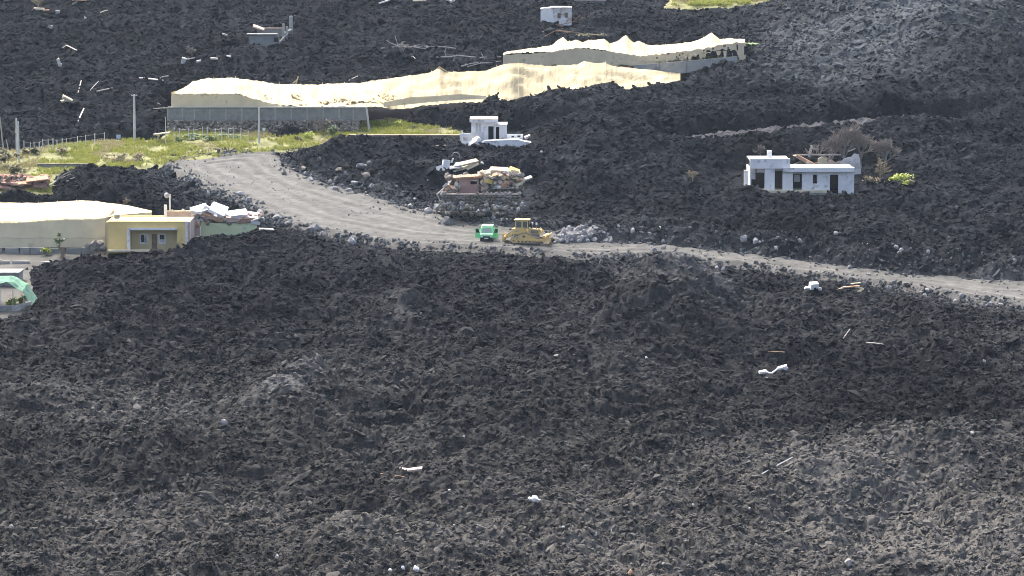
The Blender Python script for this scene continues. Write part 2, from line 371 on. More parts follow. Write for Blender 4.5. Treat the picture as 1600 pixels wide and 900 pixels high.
# ---------------------------------------------------------------- mesh helpers
class MB:
    def __init__(s): s.v, s.f = [], []
    def quad(s, a, b, c, d):
        n = len(s.v); s.v += [tuple(a), tuple(b), tuple(c), tuple(d)]; s.f.append((n, n + 1, n + 2, n + 3)); return s
    def hexa(s, p):          # 8 points: bottom 0-3 counter-clockwise from above, top 4-7
        n = len(s.v); s.v += [tuple(q) for q in p]
        for f in ((3, 2, 1, 0), (4, 5, 6, 7), (0, 1, 5, 4), (1, 2, 6, 5), (2, 3, 7, 6), (3, 0, 4, 7)):
            s.f.append(tuple(n + i for i in f))
        return s
    def box(s, x0, x1, y0, y1, z0, z1, rot=(0, 0, 0), jit=0):
        cx, cy, cz = (x0 + x1) / 2, (y0 + y1) / 2, (z0 + z1) / 2
        hx, hy, hz = abs(x1 - x0) / 2, abs(y1 - y0) / 2, abs(z1 - z0) / 2
        from mathutils import Euler, Vector
        e = Euler(rot).to_matrix(); pts = []
        for dz in (-1, 1):
            for dx, dy in ((-1, -1), (1, -1), (1, 1), (-1, 1)):
                q = e @ Vector((dx * hx * (1 + random.uniform(-jit, jit)), dy * hy * (1 + random.uniform(-jit, jit)), dz * hz * (1 + random.uniform(-jit, jit))))
                pts.append((cx + q.x, cy + q.y, cz + q.z))
        return s.hexa(pts)
    def prism(s, poly, y0, y1):      # outline in x, z pushed through from y0 to y1
        n = len(s.v); m = len(poly)
        s.v += [(x, y0, z) for x, z in poly] + [(x, y1, z) for x, z in poly]
        s.f.append(tuple(n + i for i in range(m))); s.f.append(tuple(n + m + i for i in reversed(range(m))))
        for i in range(m):
            j = (i + 1) % m; s.f.append((n + j, n + i, n + m + i, n + m + j))
        return s
    def tube(s, pts, r0, r1=None, seg=6, cap=True):
        r1 = r0 if r1 is None else r1
        P = [np.array(p, float) for p in pts]; n0 = len(s.v)
        for i, p in enumerate(P):
            t = (P[min(i + 1, len(P) - 1)] - P[max(i - 1, 0)]); t = t / (np.linalg.norm(t) + 1e-9)
            a = np.cross(t, [0, 0, 1.0] if abs(t[2]) < .9 else [1.0, 0, 0]); a /= np.linalg.norm(a); b = np.cross(t, a)
            r = r0 + (r1 - r0) * i / max(1, len(P) - 1)
            for k in range(seg):
                w = 2 * math.pi * k / seg; s.v.append(tuple(p + r * (math.cos(w) * a + math.sin(w) * b)))
        for i in range(len(P) - 1):
            for k in range(seg):
                k2 = (k + 1) % seg; s.f.append((n0 + i * seg + k, n0 + i * seg + k2, n0 + (i + 1) * seg + k2, n0 + (i + 1) * seg + k))
        if cap:
            s.f.append(tuple(n0 + k for k in reversed(range(seg)))); e = n0 + (len(P) - 1) * seg; s.f.append(tuple(e + k for k in range(seg)))
        return s
    def disc(s, c, r, y0, y1, seg=18, axis='y'):
        if axis == 'y': return s.tube([(c[0], y0, c[1]), (c[0], y1, c[1])], r, seg=seg)
        return s.tube([(y0, c[0], c[1]), (y1, c[0], c[1])], r, seg=seg)
    def wall(s, x0, x1, z0, z1, holes, y0, y1):
        """upright slab with real openings"""
        xs = sorted({x0, x1, *[min(max(h[0], x0), x1) for h in holes], *[min(max(h[1], x0), x1) for h in holes]})
        zs = sorted({z0, z1, *[min(max(h[2], z0), z1) for h in holes], *[min(max(h[3], z0), z1) for h in holes]})
        full = {}
        for i in range(len(xs) - 1):
            for j in range(len(zs) - 1):
                mx, mz = (xs[i] + xs[i + 1]) / 2, (zs[j] + zs[j + 1]) / 2
                full[i, j] = not any(h[0] < mx < h[1] and h[2] < mz < h[3] for h in holes)
        for (i, j), ok in full.items():
            if not ok: continue
            a, b, c, d = xs[i], xs[i + 1], zs[j], zs[j + 1]
            s.quad((a, y0, c), (b, y0, c), (b, y0, d), (a, y0, d)); s.quad((b, y1, c), (a, y1, c), (a, y1, d), (b, y1, d))
            if not full.get((i - 1, j)): s.quad((a, y1, c), (a, y0, c), (a, y0, d), (a, y1, d))
            if not full.get((i + 1, j)): s.quad((b, y0, c), (b, y1, c), (b, y1, d), (b, y0, d))
            if not full.get((i, j - 1)): s.quad((a, y1, c), (b, y1, c), (b, y0, c), (a, y0, c))
            if not full.get((i, j + 1)): s.quad((a, y0, d), (b, y0, d), (b, y1, d), (a, y1, d))
        return s
    def chunk(s, c, r, sq=(1, 1, 1), jit=.28, rot=None):
        """a broken lump: irregular ball of 20 faces"""
        from mathutils import Euler, Vector
        e = Euler(rot or [random.uniform(0, 6.3) for _ in range(3)]).to_matrix(); n = len(s.v)
        for q in ICO_V:
            w = e @ Vector([q[i] * r * sq[i] * (1 + random.uniform(-jit, jit)) for i in range(3)])
            s.v.append((c[0] + w.x, c[1] + w.y, c[2] + w.z))
        s.f += [tuple(n + i for i in f) for f in ICO_F]
        return s
    def grid(s, P):          # P[i][j] points
        n = len(s.v); a, b = len(P), len(P[0])
        for row in P: s.v += [tuple(q) for q in row]
        for i in range(a - 1):
            for j in range(b - 1):
                s.f.append((n + i * b + j, n + i * b + j + 1, n + (i + 1) * b + j + 1, n + (i + 1) * b + j))
        return s
    def mesh(s, name, m, smooth=False):
        me = bpy.data.meshes.new(name); me.from_pydata(s.v, [], s.f); me.update()
        if m: me.materials.append(m)
        if smooth: me.polygons.foreach_set('use_smooth', [True] * len(me.polygons))
        return me
    def build(s, name, m, parent=None, smooth=False, wld=False, label=None, kind=None, thick=0, bevel=0):
        if wld and parent is not None:
            o_ = parent.location if parent.parent is None else parent.parent.location
            s.v = [(x - o_[0], y - o_[1], z - o_[2]) for x, y, z in s.v]
        o = bpy.data.objects.new(name, s.mesh(name, m, smooth)); col.objects.link(o)
        if parent is not None: o.parent = parent
        if label: o['label'] = label
        if kind: o['kind'] = kind
        if thick:
            md = o.modifiers.new('thickness', 'SOLIDIFY'); md.thickness = thick; md.offset = 0
        if bevel:
            md = o.modifiers.new('bevel', 'BEVEL'); md.width = bevel; md.segments = 2; md.limit_method = 'ANGLE'
        return o
_b = bmesh.new(); bmesh.ops.create_icosphere(_b, subdivisions=1, radius=1)
ICO_V = [tuple(v.co) for v in _b.verts]; ICO_F = [tuple(v.index for v in f.verts) for f in _b.faces]; _b.free()
_b = bmesh.new(); bmesh.ops.create_icosphere(_b, subdivisions=2, radius=1)
ICO2_V = [tuple(v.co) for v in _b.verts]; ICO2_F = [tuple(v.index for v in f.verts) for f in _b.faces]; _b.free()

def tag(o, label, cat, group=None):
    o['label'] = label; o['category'] = cat
    if group: o['group'] = group
    return o
class Site:
    """a spot on the hillside seen at photo pixel u, v; X and Z turn photo pixels around it into metres"""
    def __init__(s, name, label, cat, u, v, Y=None, lava=False, group=None, rz=0, sink=0.0):
        p = up(u, v, Y) if Y else (on_lava(u, v) if lava else at(u, v))
        s.u, s.v, s.p, s.k = u, v, p, mpp(p[1])
        s.o = bpy.data.objects.new(name, None); col.objects.link(s.o); s.o.empty_display_size = .5
        s.o.location = (p[0], p[1], p[2] - sink + (.14 if lava else 0)); s.o.rotation_euler = (0, 0, rz); tag(s.o, label, cat, group)
    def X(s, u): return (u - s.u) * s.k
    def Z(s, v): return (s.v - v) * s.k
    def box(s, mb, u0, u1, v0, v1, y0, y1): return mb.box(s.X(u0), s.X(u1), y0, y1, s.Z(v1), s.Z(v0))
    def part(s, name, m, *boxes, bevel=0, label=None):
        b = MB()
        for q in boxes: s.box(b, *q)
        return b.build(name, m, s.o, bevel=bevel, label=label)
    def wall(s, name, m, u0, u1, v0, v1, holes, y0, y1):
        return MB().wall(s.X(u0), s.X(u1), s.Z(v1), s.Z(v0), [(s.X(a), s.X(b), s.Z(d), s.Z(c)) for a, b, c, d in holes], y0, y1).build(name, m, s.o)
    def poly(s, name, m, pts, y0, y1, label=None):
        return MB().prism([(s.X(u), s.Z(v)) for u, v in pts], y0, y1).build(name, m, s.o, label=label)
    def slab(s, name, m, u, v, L_, t, d, rot, y=0, jit=.1, bevel=0):
        """a broken plate L_ by d metres, t thick, tilted"""
        b = MB().box(-L_ / 2, L_ / 2, -d / 2, d / 2, -t / 2, t / 2, rot, jit); X, Z = s.X(u), s.Z(v)
        b.v = [(x + X, yy + y, z + Z) for x, yy, z in b.v]
        return b.build(name, m, s.o, bevel=bevel)
    def lump(s, name, m, u, v, r, y=0, sq=(1, 1, .7)):
        if name == 'rubble':
            b = MB().box(-r * random.uniform(.7, 1.4), r * random.uniform(.7, 1.4), -r, r, -r * random.uniform(.3, .8), r * random.uniform(.3, .8), [random.uniform(-.8, .8) for _ in range(3)], .35)
            b.v = [(x + s.X(u), q + y, z + s.Z(v)) for x, q, z in b.v]
            return b.build(name, m, s.o)
        return MB().chunk((s.X(u), y, s.Z(v)), r, sq).build(name, m, s.o)
def lerp_table(tab, u):
    us = [t[0] for t in tab]
    return [float(np.interp(u, us, [t[i] for t in tab])) for i in range(1, len(tab[0]))]

# ---------------------------------------------------------------- scattering by points (grass, clinker)
def variants(name, meshes):
    c = bpy.data.collections.new(name)
    for i, me in enumerate(meshes):
        c.objects.link(bpy.data.objects.new(name + '_%02d' % i, me))
    return c
def scatter(name, pts, scl, rot, idx, tint, coll, kind='stuff', label=None, cat=None):
    me = bpy.data.meshes.new(name); me.from_pydata([tuple(p) for p in pts], [], [])
    def attr(n, t, d, f):
        a = me.attributes.new(n, t, 'POINT'); a.data.foreach_set(f, np.asarray(d).ravel())
    attr('scl', 'FLOAT_VECTOR', scl.astype(np.float32), 'vector'); attr('rot', 'FLOAT_VECTOR', rot.astype(np.float32), 'vector')
    attr('idx', 'INT', idx.astype(np.int32), 'value'); attr('tint', 'FLOAT', tint.astype(np.float32), 'value')
    o = bpy.data.objects.new(name, me); col.objects.link(o); o['kind'] = kind
    if label: tag(o, label, cat)
    g = bpy.data.node_groups.new(name, 'GeometryNodeTree')
    g.interface.new_socket('Geometry', in_out='INPUT', socket_type='NodeSocketGeometry'); g.interface.new_socket('Geometry', in_out='OUTPUT', socket_type='NodeSocketGeometry')
    N, L = g.nodes, g.links
    gi, go = N.new('NodeGroupInput'), N.new('NodeGroupOutput')
    m2p = N.new('GeometryNodeMeshToPoints'); iop = N.new('GeometryNodeInstanceOnPoints'); ci = N.new('GeometryNodeCollectionInfo')
    ci.inputs['Collection'].default_value = coll; ci.inputs['Separate Children'].default_value = True; ci.inputs['Reset Children'].default_value = True
    iop.inputs['Pick Instance'].default_value = True
    def named(n, t):
        a = N.new('GeometryNodeInputNamedAttribute'); a.data_type = t; a.inputs['Name'].default_value = n; return a.outputs[0]
    L.new(gi.outputs[0], m2p.inputs[0]); L.new(m2p.outputs[0], iop.inputs['Points']); L.new(ci.outputs[0], iop.inputs['Instance'])
    L.new(named('idx', 'INT'), iop.inputs['Instance Index']); L.new(named('scl', 'FLOAT_VECTOR'), iop.inputs['Scale']); L.new(named('rot', 'FLOAT_VECTOR'), iop.inputs['Rotation'])
    L.new(iop.outputs[0], go.inputs[0])
    md = o.modifiers.new('scatter', 'NODES'); md.node_group = g
    return o
def clinker_mesh(i, m):
    rs = np.random.default_rng(100 + i); b = MB(); sq = (1 + .3 * rs.standard_normal(), 1, .75 + .2 * rs.random())
    V = np.array(ICO2_V if i % 2 else ICO_V) ; h = rs.random(3) * 9
    n = 1 + .34 * (np.sin(V @ np.array([3.1, 1.7, 2.3]) * 1.6 + h[0]) * np.sin(V @ np.array([-1.9, 3.3, 1.1]) * 1.5 + h[1])) + rs.uniform(-.24, .24, len(V))
    b.v = [tuple(q) for q in V * n[:, None] * np.array(sq)]; b.f = list(ICO2_F if i % 2 else ICO_F)
    return b.mesh('clinker', m)

# ---------------------------------------------------------------- the setting: hillside, lava field, track, meadow
def structure(o):
    o['kind'] = 'structure'; return o
# wide hillside out to the horizon
b = MB(); ys = [-400, -100, 120, 240, 300, 400, 500, 600, 680, 800, 1100, 1600, 2400, 3600, 5000, 8000]; xs = [-6000, -3000, -1500, -700, -350, -170, -80, 0, 80, 170, 350, 700, 1500, 3000, 6000]
b.grid([[(x, y, base_z(x, min(max(y, 120), 3600)) - 3.0 + (14 * float(perlin(x / 260, y / 260, 90)) if y > 800 or abs(x) > 300 else 0)) for x in xs] for y in ys])
o = structure(b.build('ground', M_LAVA)); a = o.data.attributes.new('tint', 'FLOAT', 'POINT'); a.data.foreach_set('value', [.35] * len(o.data.vertices))
# the lava field itself
NC, NR = 820, 1520
rowt = np.linspace(0, 1, NR)
rows = 284 + (700 - 284) * (rowt * .62 + rowt ** 2 * .38)
sx = np.linspace(-.185, .185, NC)
YY, SS = np.meshgrid(rows, sx, indexing='ij'); XX = SS * YY
XX = XX + .05 * RNG.standard_normal(XX.shape); YY = YY + .05 * RNG.standard_normal(YY.shape)
ZZ = lava_full(XX, YY)
# clinker leans and overhangs: shift the surface sideways with its own noise
mm = bil(ROUGH, XX, YY)
XD = XX + mm * (.22 * perlin(XX / .55, YY / .55 + ZZ, 80)); YD = YY + mm * (.30 * perlin(XX / .7, YY / .6 + ZZ, 81))
verts = np.stack([XD, YD, ZZ], -1).reshape(-1, 3).astype(np.float32)
I = np.arange(NR * NC).reshape(NR, NC)
quads = np.stack([I[:-1, :-1], I[:-1, 1:], I[1:, 1:], I[1:, :-1]], -1).reshape(-1, 4)
me = bpy.data.meshes.new('lava_field'); nf = len(quads)
me.vertices.add(len(verts)); me.vertices.foreach_set('co', verts.ravel())
me.loops.add(nf * 4); me.loops.foreach_set('vertex_index', quads.ravel().astype(np.int32))
me.polygons.add(nf); me.polygons.foreach_set('loop_start', np.arange(0, nf * 4, 4, dtype=np.int32)); me.polygons.foreach_set('loop_total', np.full(nf, 4, np.int32))
me.update(calc_edges=True); me.materials.append(M_LAVA)
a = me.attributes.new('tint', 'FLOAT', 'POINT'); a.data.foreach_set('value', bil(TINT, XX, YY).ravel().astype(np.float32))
o = bpy.data.objects.new('lava_field', me); col.objects.link(o); structure(o)
print('lava mesh', time.time() - T0)

# loose clinker lying on it
def rand_pts(n):
    y = 288 + (690 - 288) * RNG.random(n) ** 1.15; x = (RNG.random(n) * 2 - 1) * .178 * y
    return x, y
n = 230000
px_, py_ = rand_pts(n)
m_ = bil(ROUGH, px_, py_); keep = RNG.random(n) < sstep(.2, .8, m_)
px_, py_ = px_[keep], py_[keep]; n = len(px_)
r = (.10 + .24 * RNG.random(n) ** 2) * (py_ / 420) ** .5
r = np.where(RNG.random(n) < .015, r * 2.2, r)
pz_ = lava_full(px_, py_) + r * .12
scl = np.stack([r * (1.0 + .6 * RNG.random(n)), r * (.8 + .5 * RNG.random(n)), r * (.5 + .35 * RNG.random(n))], -1)
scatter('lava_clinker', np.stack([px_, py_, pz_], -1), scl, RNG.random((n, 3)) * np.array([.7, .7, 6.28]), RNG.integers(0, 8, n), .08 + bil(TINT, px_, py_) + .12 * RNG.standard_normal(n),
        variants('clinker', [clinker_mesh(i, M_CLINKER) for i in range(8)]))
print('clinker', n, time.time() - T0)

def sheet(name, poly, m, step, dz, amp, nsc, jag=0, uneven=None):
    """a sheet of ground inside an outline on the hillside, with its own unevenness"""
    P = np.array(poly); x0, y0 = P.min(0) - 2.5; x1, y1 = P.max(0) + 2.5
    gxx = np.arange(x0, x1 + step, step); gyy = np.arange(y0, y1 + step, step)
    A, B_ = np.meshgrid(gxx, gyy)
    ins = np.zeros(A.shape, bool); best = np.full(A.shape, 1e9)
    for i in range(len(poly)):
        ax, ay = poly[i]; bx_, by_ = poly[(i + 1) % len(poly)]
        if ay != by_: ins ^= ((ay > B_) != (by_ > B_)) & (A < (bx_ - ax) * (B_ - ay) / (by_ - ay) + ax)
        ex, ey = bx_ - ax, by_ - ay; t = np.clip(((A - ax) * ex + (B_ - ay) * ey) / (ex * ex + ey * ey + 1e-9), 0, 1)
        best = np.minimum(best, np.hypot(ax + t * ex - A, ay + t * ey - B_))
    ok = ins | (best < 2.2)
    Z = base_z(A, B_) + dz + amp * fbm(A / nsc, B_ / nsc, 3, 33)
    if uneven is not None: Z = Z + uneven(A, B_, np.where(ins, best, -best))
    Z = Z - np.where(ins, 0, .22 * best)
    idx = -np.ones(A.shape, int); idx[ok] = np.arange(ok.sum())
    f = ok[:-1, :-1] & ok[:-1, 1:] & ok[1:, 1:] & ok[1:, :-1]
    q = np.stack([idx[:-1, :-1][f], idx[:-1, 1:][f], idx[1:, 1:][f], idx[1:, :-1][f]], -1)
    b = MB(); b.v = list(map(tuple, np.stack([A[ok], B_[ok], Z[ok]], -1))); b.f = list(map(tuple, q.tolist()))
    o = b.build(name, m, smooth=False); structure(o)
    return o
def ruts(A, B_, d):
    """wheel and dozer-track marks along the graded track, loose ridges at its edge"""
    return 0.06 * np.sin(d * 3.4 + 1.5 * perlin(A / 14, B_ / 14, 35)) * sstep(0, 1.5, d) + .22 * np.exp(-((d - .2) / .7) ** 2) * np.clip(perlin(A / 1.6, B_ / 1.6, 36) + .5, 0, 1.5) + .05 * perlin(A / .9, B_ / .9, 37)
def road_material():
    m = mat('crushed_rock', (.072, .0735, .067), .95, .42, .9, .9, 9., (.07, .069, .064), .4, .5)
    nt = m.node_tree; N, L = nt.nodes, nt.links; b = N['Principled BSDF']; src = b.inputs['Base Color'].links[0].from_socket
    a = N.new('ShaderNodeAttribute'); a.attribute_name = 'lane'
    mx = N.new('ShaderNodeMix'); mx.data_type = 'RGBA'; mx.blend_type = 'MULTIPLY'; mx.inputs[0].default_value = 1
    rp = N.new('ShaderNodeMapRange'); rp.inputs[3].default_value = .85; rp.inputs[4].default_value = 1.5; L.new(a.outputs['Fac'], rp.inputs[0])
    L.new(src, mx.inputs[6]); L.new(rp.outputs[0], mx.inputs[7]); L.new(mx.outputs[2], b.inputs['Base Color'])
    return m
M_ROAD = road_material()
road = sheet('gravel_road', ROAD, M_ROAD, .36, .0, .10, 8., uneven=ruts)
vx = np.empty(len(road.data.vertices) * 3, np.float32); road.data.vertices.foreach_get('co', vx); vx = vx.reshape(-1, 3)
dv_ = bil(np.where(IN_ROAD, D_ROAD, -D_ROAD), vx[:, 0], vx[:, 1]); lane = .5 + .38 * np.sin(dv_ * 2.3 + 1.8 * perlin(vx[:, 0] / 16, vx[:, 1] / 16, 38)) * sstep(.3, 1.5, dv_) + .35 * fbm(vx[:, 0] / 5, vx[:, 1] / 3, 3, 39)
lane = np.clip(lane * sstep(-.8, 1.4, dv_), 0, 1); a = road.data.attributes.new('lane', 'FLOAT', 'POINT'); a.data.foreach_set('value', lane.astype(np.float32))
meadow = sheet('meadow', GRASS, M_SOIL, .8, -.05, .25, 6.)
plot_ = sheet('farm_plot', PLOT, mat('trodden_earth', (.07, .069, .06), .95, .35, .6, .5, 6.), .8, -.08, .1, 5.)
shed_g = sheet('shed_plot', SHED, MATS['trodden_earth'], .8, -.08, .1, 5.)
topm = sheet('upper_meadow', TOPGRASS, M_SOIL, 1.0, .1, .4, 3.)
track = sheet('upper_track', TRACK, M_TRACKM, .4, .35, .45, 1.0)
# loose stones on the graded track
P_ = np.array(ROAD); n = 16000; x = RNG.uniform(P_[:, 0].min(), P_[:, 0].max(), n); y = RNG.uniform(P_[:, 1].min(), P_[:, 1].max(), n)
def inside(poly, x, y):
    r_ = np.zeros(x.shape, bool)
    for i in range(len(poly)):
        ax, ay = poly[i]; bx_, by_ = poly[(i + 1) % len(poly)]
        if ay != by_: r_ ^= ((ay > y) != (by_ > y)) & (x < (bx_ - ax) * (y - ay) / (by_ - ay) + ax)
    return r_
SD = np.where(IN_ROAD, D_ROAD, -D_ROAD)
n = 130000; x = RNG.uniform(P_[:, 0].min(), P_[:, 0].max(), n); y = RNG.uniform(P_[:, 1].min() - 3, P_[:, 1].max() + 3, n)
dd = bil(SD, x, y); edge = np.exp(-(np.where(dd > 0, dd / 1.1, dd / 3.6)) ** 2)
kp = (RNG.random(n) < np.where(dd > 0, .03, 0) + .55 * edge) & (fbm(x / 5, y / 5, 2, 47) > -.35); x, y, dd, edge = x[kp], y[kp], dd[kp], edge[kp]; n = len(x)
r = .05 + (.10 + .20 * edge) * RNG.random(n) ** 2.6
z = np.maximum(base_z(x, y), np.where(dd < .4, lava_full(x, y), -1e3)) + r * .2
scatter('loose_gravel', np.stack([x, y, z], -1), np.stack([r, r, r * .75], -1), RNG.random((n, 3)) * 6.28, RNG.integers(0, 8, n), .65 + .7 * RNG.random(n), variants('gravel', [clinker_mesh(i, M_CLINKER) for i in range(8)]))
print('sheets', time.time() - T0)

# grass on the meadows
def tuft(i, m, n=9, h=.35, w=.02):
    rs = random.Random(i); b = MB()
    for _ in range(n):
        a, l = rs.uniform(0, 6.28), h * rs.uniform(.5, 1.1); x, y = rs.gauss(0, .12), rs.gauss(0, .12); dx, dy = math.cos(a) * l * .5, math.sin(a) * l * .5
        px, py = -math.sin(a) * w * 1.6, math.cos(a) * w * 1.6
        n0 = len(b.v); b.v += [(x - px, y - py, 0), (x + px, y + py, 0), (x + dx * .4 + px * .7, y + dy * .4 + py * .7, l * .65), (x + dx * .4 - px * .7, y + dy * .4 - py * .7, l * .65), (x + dx, y + dy, l)]
        b.f += [(n0, n0 + 1, n0 + 2, n0 + 3), (n0 + 3, n0 + 2, n0 + 4)]
    return b.mesh('tuft', m)
def inside(poly, x, y):
    r_ = np.zeros(x.shape, bool)
    for i in range(len(poly)):
        ax, ay = poly[i]; bx_, by_ = poly[(i + 1) % len(poly)]
        if ay != by_: r_ ^= ((ay > y) != (by_ > y)) & (x < (bx_ - ax) * (y - ay) / (by_ - ay) + ax)
    return r_
def meadow_grass(name, poly, n, dz, coll, dens, hs):
    P = np.array(poly); x = RNG.uniform(P[:, 0].min(), P[:, 0].max(), n); y = RNG.uniform(P[:, 1].min(), P[:, 1].max(), n)
    k = inside(poly, x, y) & (fbm(x / 5, y / 5, 2, 44) + dens > RNG.random(n) * .6)
    x, y = x[k], y[k]; n = len(x); s = hs * (.6 + .8 * RNG.random(n))
    rot = np.zeros((n, 3)); rot[:, 2] = RNG.random(n) * 6.28
    dry = (perlin(x / 7, y / 7, 46) > .4) | (x < up(60, 240, 500)[0])
    return scatter(name, np.stack([x, y, base_z(x, y) + dz], -1), np.stack([s, s, s], -1), rot, np.where(dry, RNG.integers(3, 5, n), RNG.integers(0, 3, n)), np.zeros(n), coll)
TUFTS = variants('tuft', [tuft(i, M_GRASS) for i in range(3)] + [tuft(i, M_GRASSD) for i in (3, 4)])
meadow_grass('grass', GRASS, 40000, -.05, TUFTS, .5, 1.1)
meadow_grass('upper_grass', TOPGRASS, 9000, .1, TUFTS, .35, 1.6)

# ================================================================ boulders and rubble beside the track
def rock_child(parent, p, r, m, name='rock', sq=None):
    b = MB(); o_ = parent.location if parent is not None else (0, 0, 0)
    b.chunk((0, 0, 0), r, sq or (1, random.uniform(.7, 1.1), random.uniform(.55, .85)), .25)
    o = b.build(name, m, parent); o.location = (p[0] - o_[0], p[1] - o_[1], p[2] - o_[2])
    return o
M_ROCKS = [mat('pale_broken_rock', (.25, .255, .26), .95, .35, 1.4, .6, 7.), mat('grey_broken_rock', (.17, .172, .175), .95, .35, 1.4, .6, 7.), mat('brown_broken_rock', (.22, .195, .165), .95, .35, 1.4, .6, 7.)]
def rocks_along(px, n, spread, rr, mats_, up_=0.0):
    us = [q[0] for q in px]; vs_ = [q[1] for q in px]
    for _ in range(n):
        t = random.random(); u = us[0] + (us[-1] - us[0]) * t; v = float(np.interp(u, us, vs_)) if us[0] < us[-1] else float(np.interp(u, us[::-1], vs_[::-1]))
        p = at(u, v + random.gauss(0, spread * 1.7)); r = rr[0] * .5 + (rr[1] - rr[0] * .5) * random.random() ** 3
        z = max(float(lava_meso(p[0], p[1])), float(base_z(p[0], p[1]))) + r * .2 + up_
        rock_child(road, (p[0], p[1], z), r, random.choice(mats_))
rocks_along([(440, 262), (500, 282), (560, 296), (640, 320), (700, 336), (745, 347)], 85, 5, (.25, .75), [M_ROCKS[0], M_ROCKS[2], M_ROCKS[1]])
rocks_along([(640, 322), (700, 332), (760, 342), (800, 346)], 40, 5, (.3, .85), M_ROCKS[:2])
rocks_along([(300, 282), (380, 314), (430, 338), (480, 356), (560, 371)], 55, 4, (.25, .7), [M_ROCKS[1], M_ROCKS[0]])
rocks_along([(880, 376), (960, 379), (1080, 383), (1150, 393), (1250, 404), (1330, 415), (1440, 426), (1600, 436)], 70, 3, (.2, .6), [M_ROCKS[1], M_ROCKS[0]])
rocks_along([(1330, 436), (1400, 450), (1480, 463), (1600, 484)], 35, 4, (.2, .55), [M_ROCKS[1], M_ROCKS[0]])
for u, v, r in ((1162, 393, .95), (1180, 395, .8), (1215, 398, .7), (1250, 400, .8), (1306, 403, .7), (1400, 417, .75), (1408, 420, .6), (1130, 424, .8), (1120, 420, .6)):
    p = at(u, v); rock_child(road, (p[0], p[1], float(lava_meso(p[0], p[1])) + r * .2), r * .6, M_ROCKS[0])
# the heap of pale rock beside the dozer
c0 = at(908, 379); heap = bpy.data.objects.new('rubble_heap', None); col.objects.link(heap); heap.location = c0
tag(heap, 'heap of pale grey broken rock pushed up beside the yellow bulldozer', 'rubble heap')
core = MB(); kk = mpp(c0[1])
core.grid([[(-3.6 + 7.6 * i / 14, -.4 + 4.4 * j / 8, (2.0 * math.sin(math.pi * i / 14) ** .5 * math.sin(math.pi * j / 8) ** .6 if 0 < i < 14 and 0 < j < 8 else -.3) * random.uniform(.8, 1.1)) for i in range(15)] for j in range(9)])
core.build('gravel_core', M_ROCKS[1], heap, kind='stuff')
for _ in range(110):
    x = random.uniform(-3.7, 4.2); y = random.uniform(-.5, 2.6); e = max(0, 1 - (abs(x - .2) / 4.2) ** 2.5)
    h = 2.0 * e * min(1, (y + .6) / 1.6); r = random.uniform(.18, .48)
    b = MB().chunk((0, 0, 0), r, (1, .9, .75), .25); o = b.build('rock', random.choice((M_ROCKS[0], M_ROCKS[0], M_STONEP, M_ROCKS[1])), heap); o.location = (x, y, h * random.uniform(.7, 1.0))

# ================================================================ netted greenhouses
def net_sheet(tab, rows, name, m, root, wave=.12, seed=0, cols=90, rag=0.0, tear=None):
    """cloth laid between a lower edge (u, v, Y) and an upper edge, given as table rows (u, v_low, Y_low, v_high, Y_high)"""
    u0, u1 = tab[0][0], tab[-1][0]; P = []
    for i in range(cols + 1):
        u = u0 + (u1 - u0) * i / cols; vl, yl, vh, yh = lerp_table(tab, u); vl += rag * float(fbm(u / 5, seed + .5, 3, 7)) * 1.5; vh += rag * float(fbm(u / 7, seed + 7.5, 3, 8)); a, c = up(u, vl, yl), up(u, vh, yh); r_ = []
        for j in range(rows + 1):
            t = j / rows; q = a + (c - a) * t
            q[2] += wave * (float(perlin(u / 26 + seed + t * 1.5, t * 3.2, 5)) * 1.6 + float(perlin(u / 11 + seed + t * 3, t * 6 + 3, 6)) * .45 + float(perlin(u / 2.6 + t * 3, t * 9 + seed, 9)) * .14) * math.sin(math.pi * min(1, max(.0, t * .9 + .05)))
            r_.append(q)
        P.append(r_)
    b = MB().grid(P)
    if tear:
        keep = []
        for f in b.f:
            i, j = divmod(f[0], rows + 1); u = u0 + (u1 - u0) * i / cols
            if not tear(u, j / rows): keep.append(f)
        b.f = keep
    return b.build(name, m, root, wld=True, thick=.02)
def empty_at(name, p, label, cat, group=None):
    o = bpy.data.objects.new(name, None); col.objects.link(o); o.location = tuple(p); tag(o, label, cat, group); return o
# --- long one, half crushed by the lava
ghA = empty_at('netted_greenhouse', up(268, 204, 524), 'long crushed greenhouse of cream net standing on the grey block wall', 'greenhouse')
def ya(u, v, h=2.3): return float(at(u, v, h)[1])
TA = [(268, 147, 524, 145.5, 527), (285, 147, 524, 138, 536), (300, 146.5, 524, 128.5, 541), (325, 146.5, 524, 122, 542), (370, 147, 524, 122.5, 542), (398, 155, 524, 126, 542), (430, 163.5, 524, 131, 542), (470, 166.5, 524, 132, 542), (560, 166.5, 524.4, 130, 543),
      (600, 168, 526, 124, 544), (620, 166, ya(620, 164), 121, 545), (660, 161, ya(660, 160), 116, 546), (678, 160, ya(678, 158), 112, 546), (686, 158, ya(686, 157), 106, 546), (694, 157, ya(694, 157), 112, 546), (720, 155, ya(720, 154), 113, 547), (760, 155, ya(760, 153), 110, 548),
      (785, 154, ya(785, 152), 101, 549), (800, 152, ya(800, 150), 98, 549), (818, 145, ya(818, 143), 99, 550), (860, 148, ya(860, 146), 103, 552), (900, 146, ya(900, 144), 101, 554), (915, 144, ya(915, 142), 96, 555), (930, 142, ya(930, 140), 99, 555), (946, 138, ya(946, 137), 98, 556), (960, 136, ya(960, 135), 103, 557),
      (1000, 132, ya(1000, 130), 108, 560), (1030, 126, ya(1030, 124), 111, 562), (1063, 120, ya(1063, 118), 113.5, 564)]
TA = [(u_, v_ + (5 if u_ > 610 else 0), y_, w_, z_) for u_, v_, y_, w_, z_ in TA]
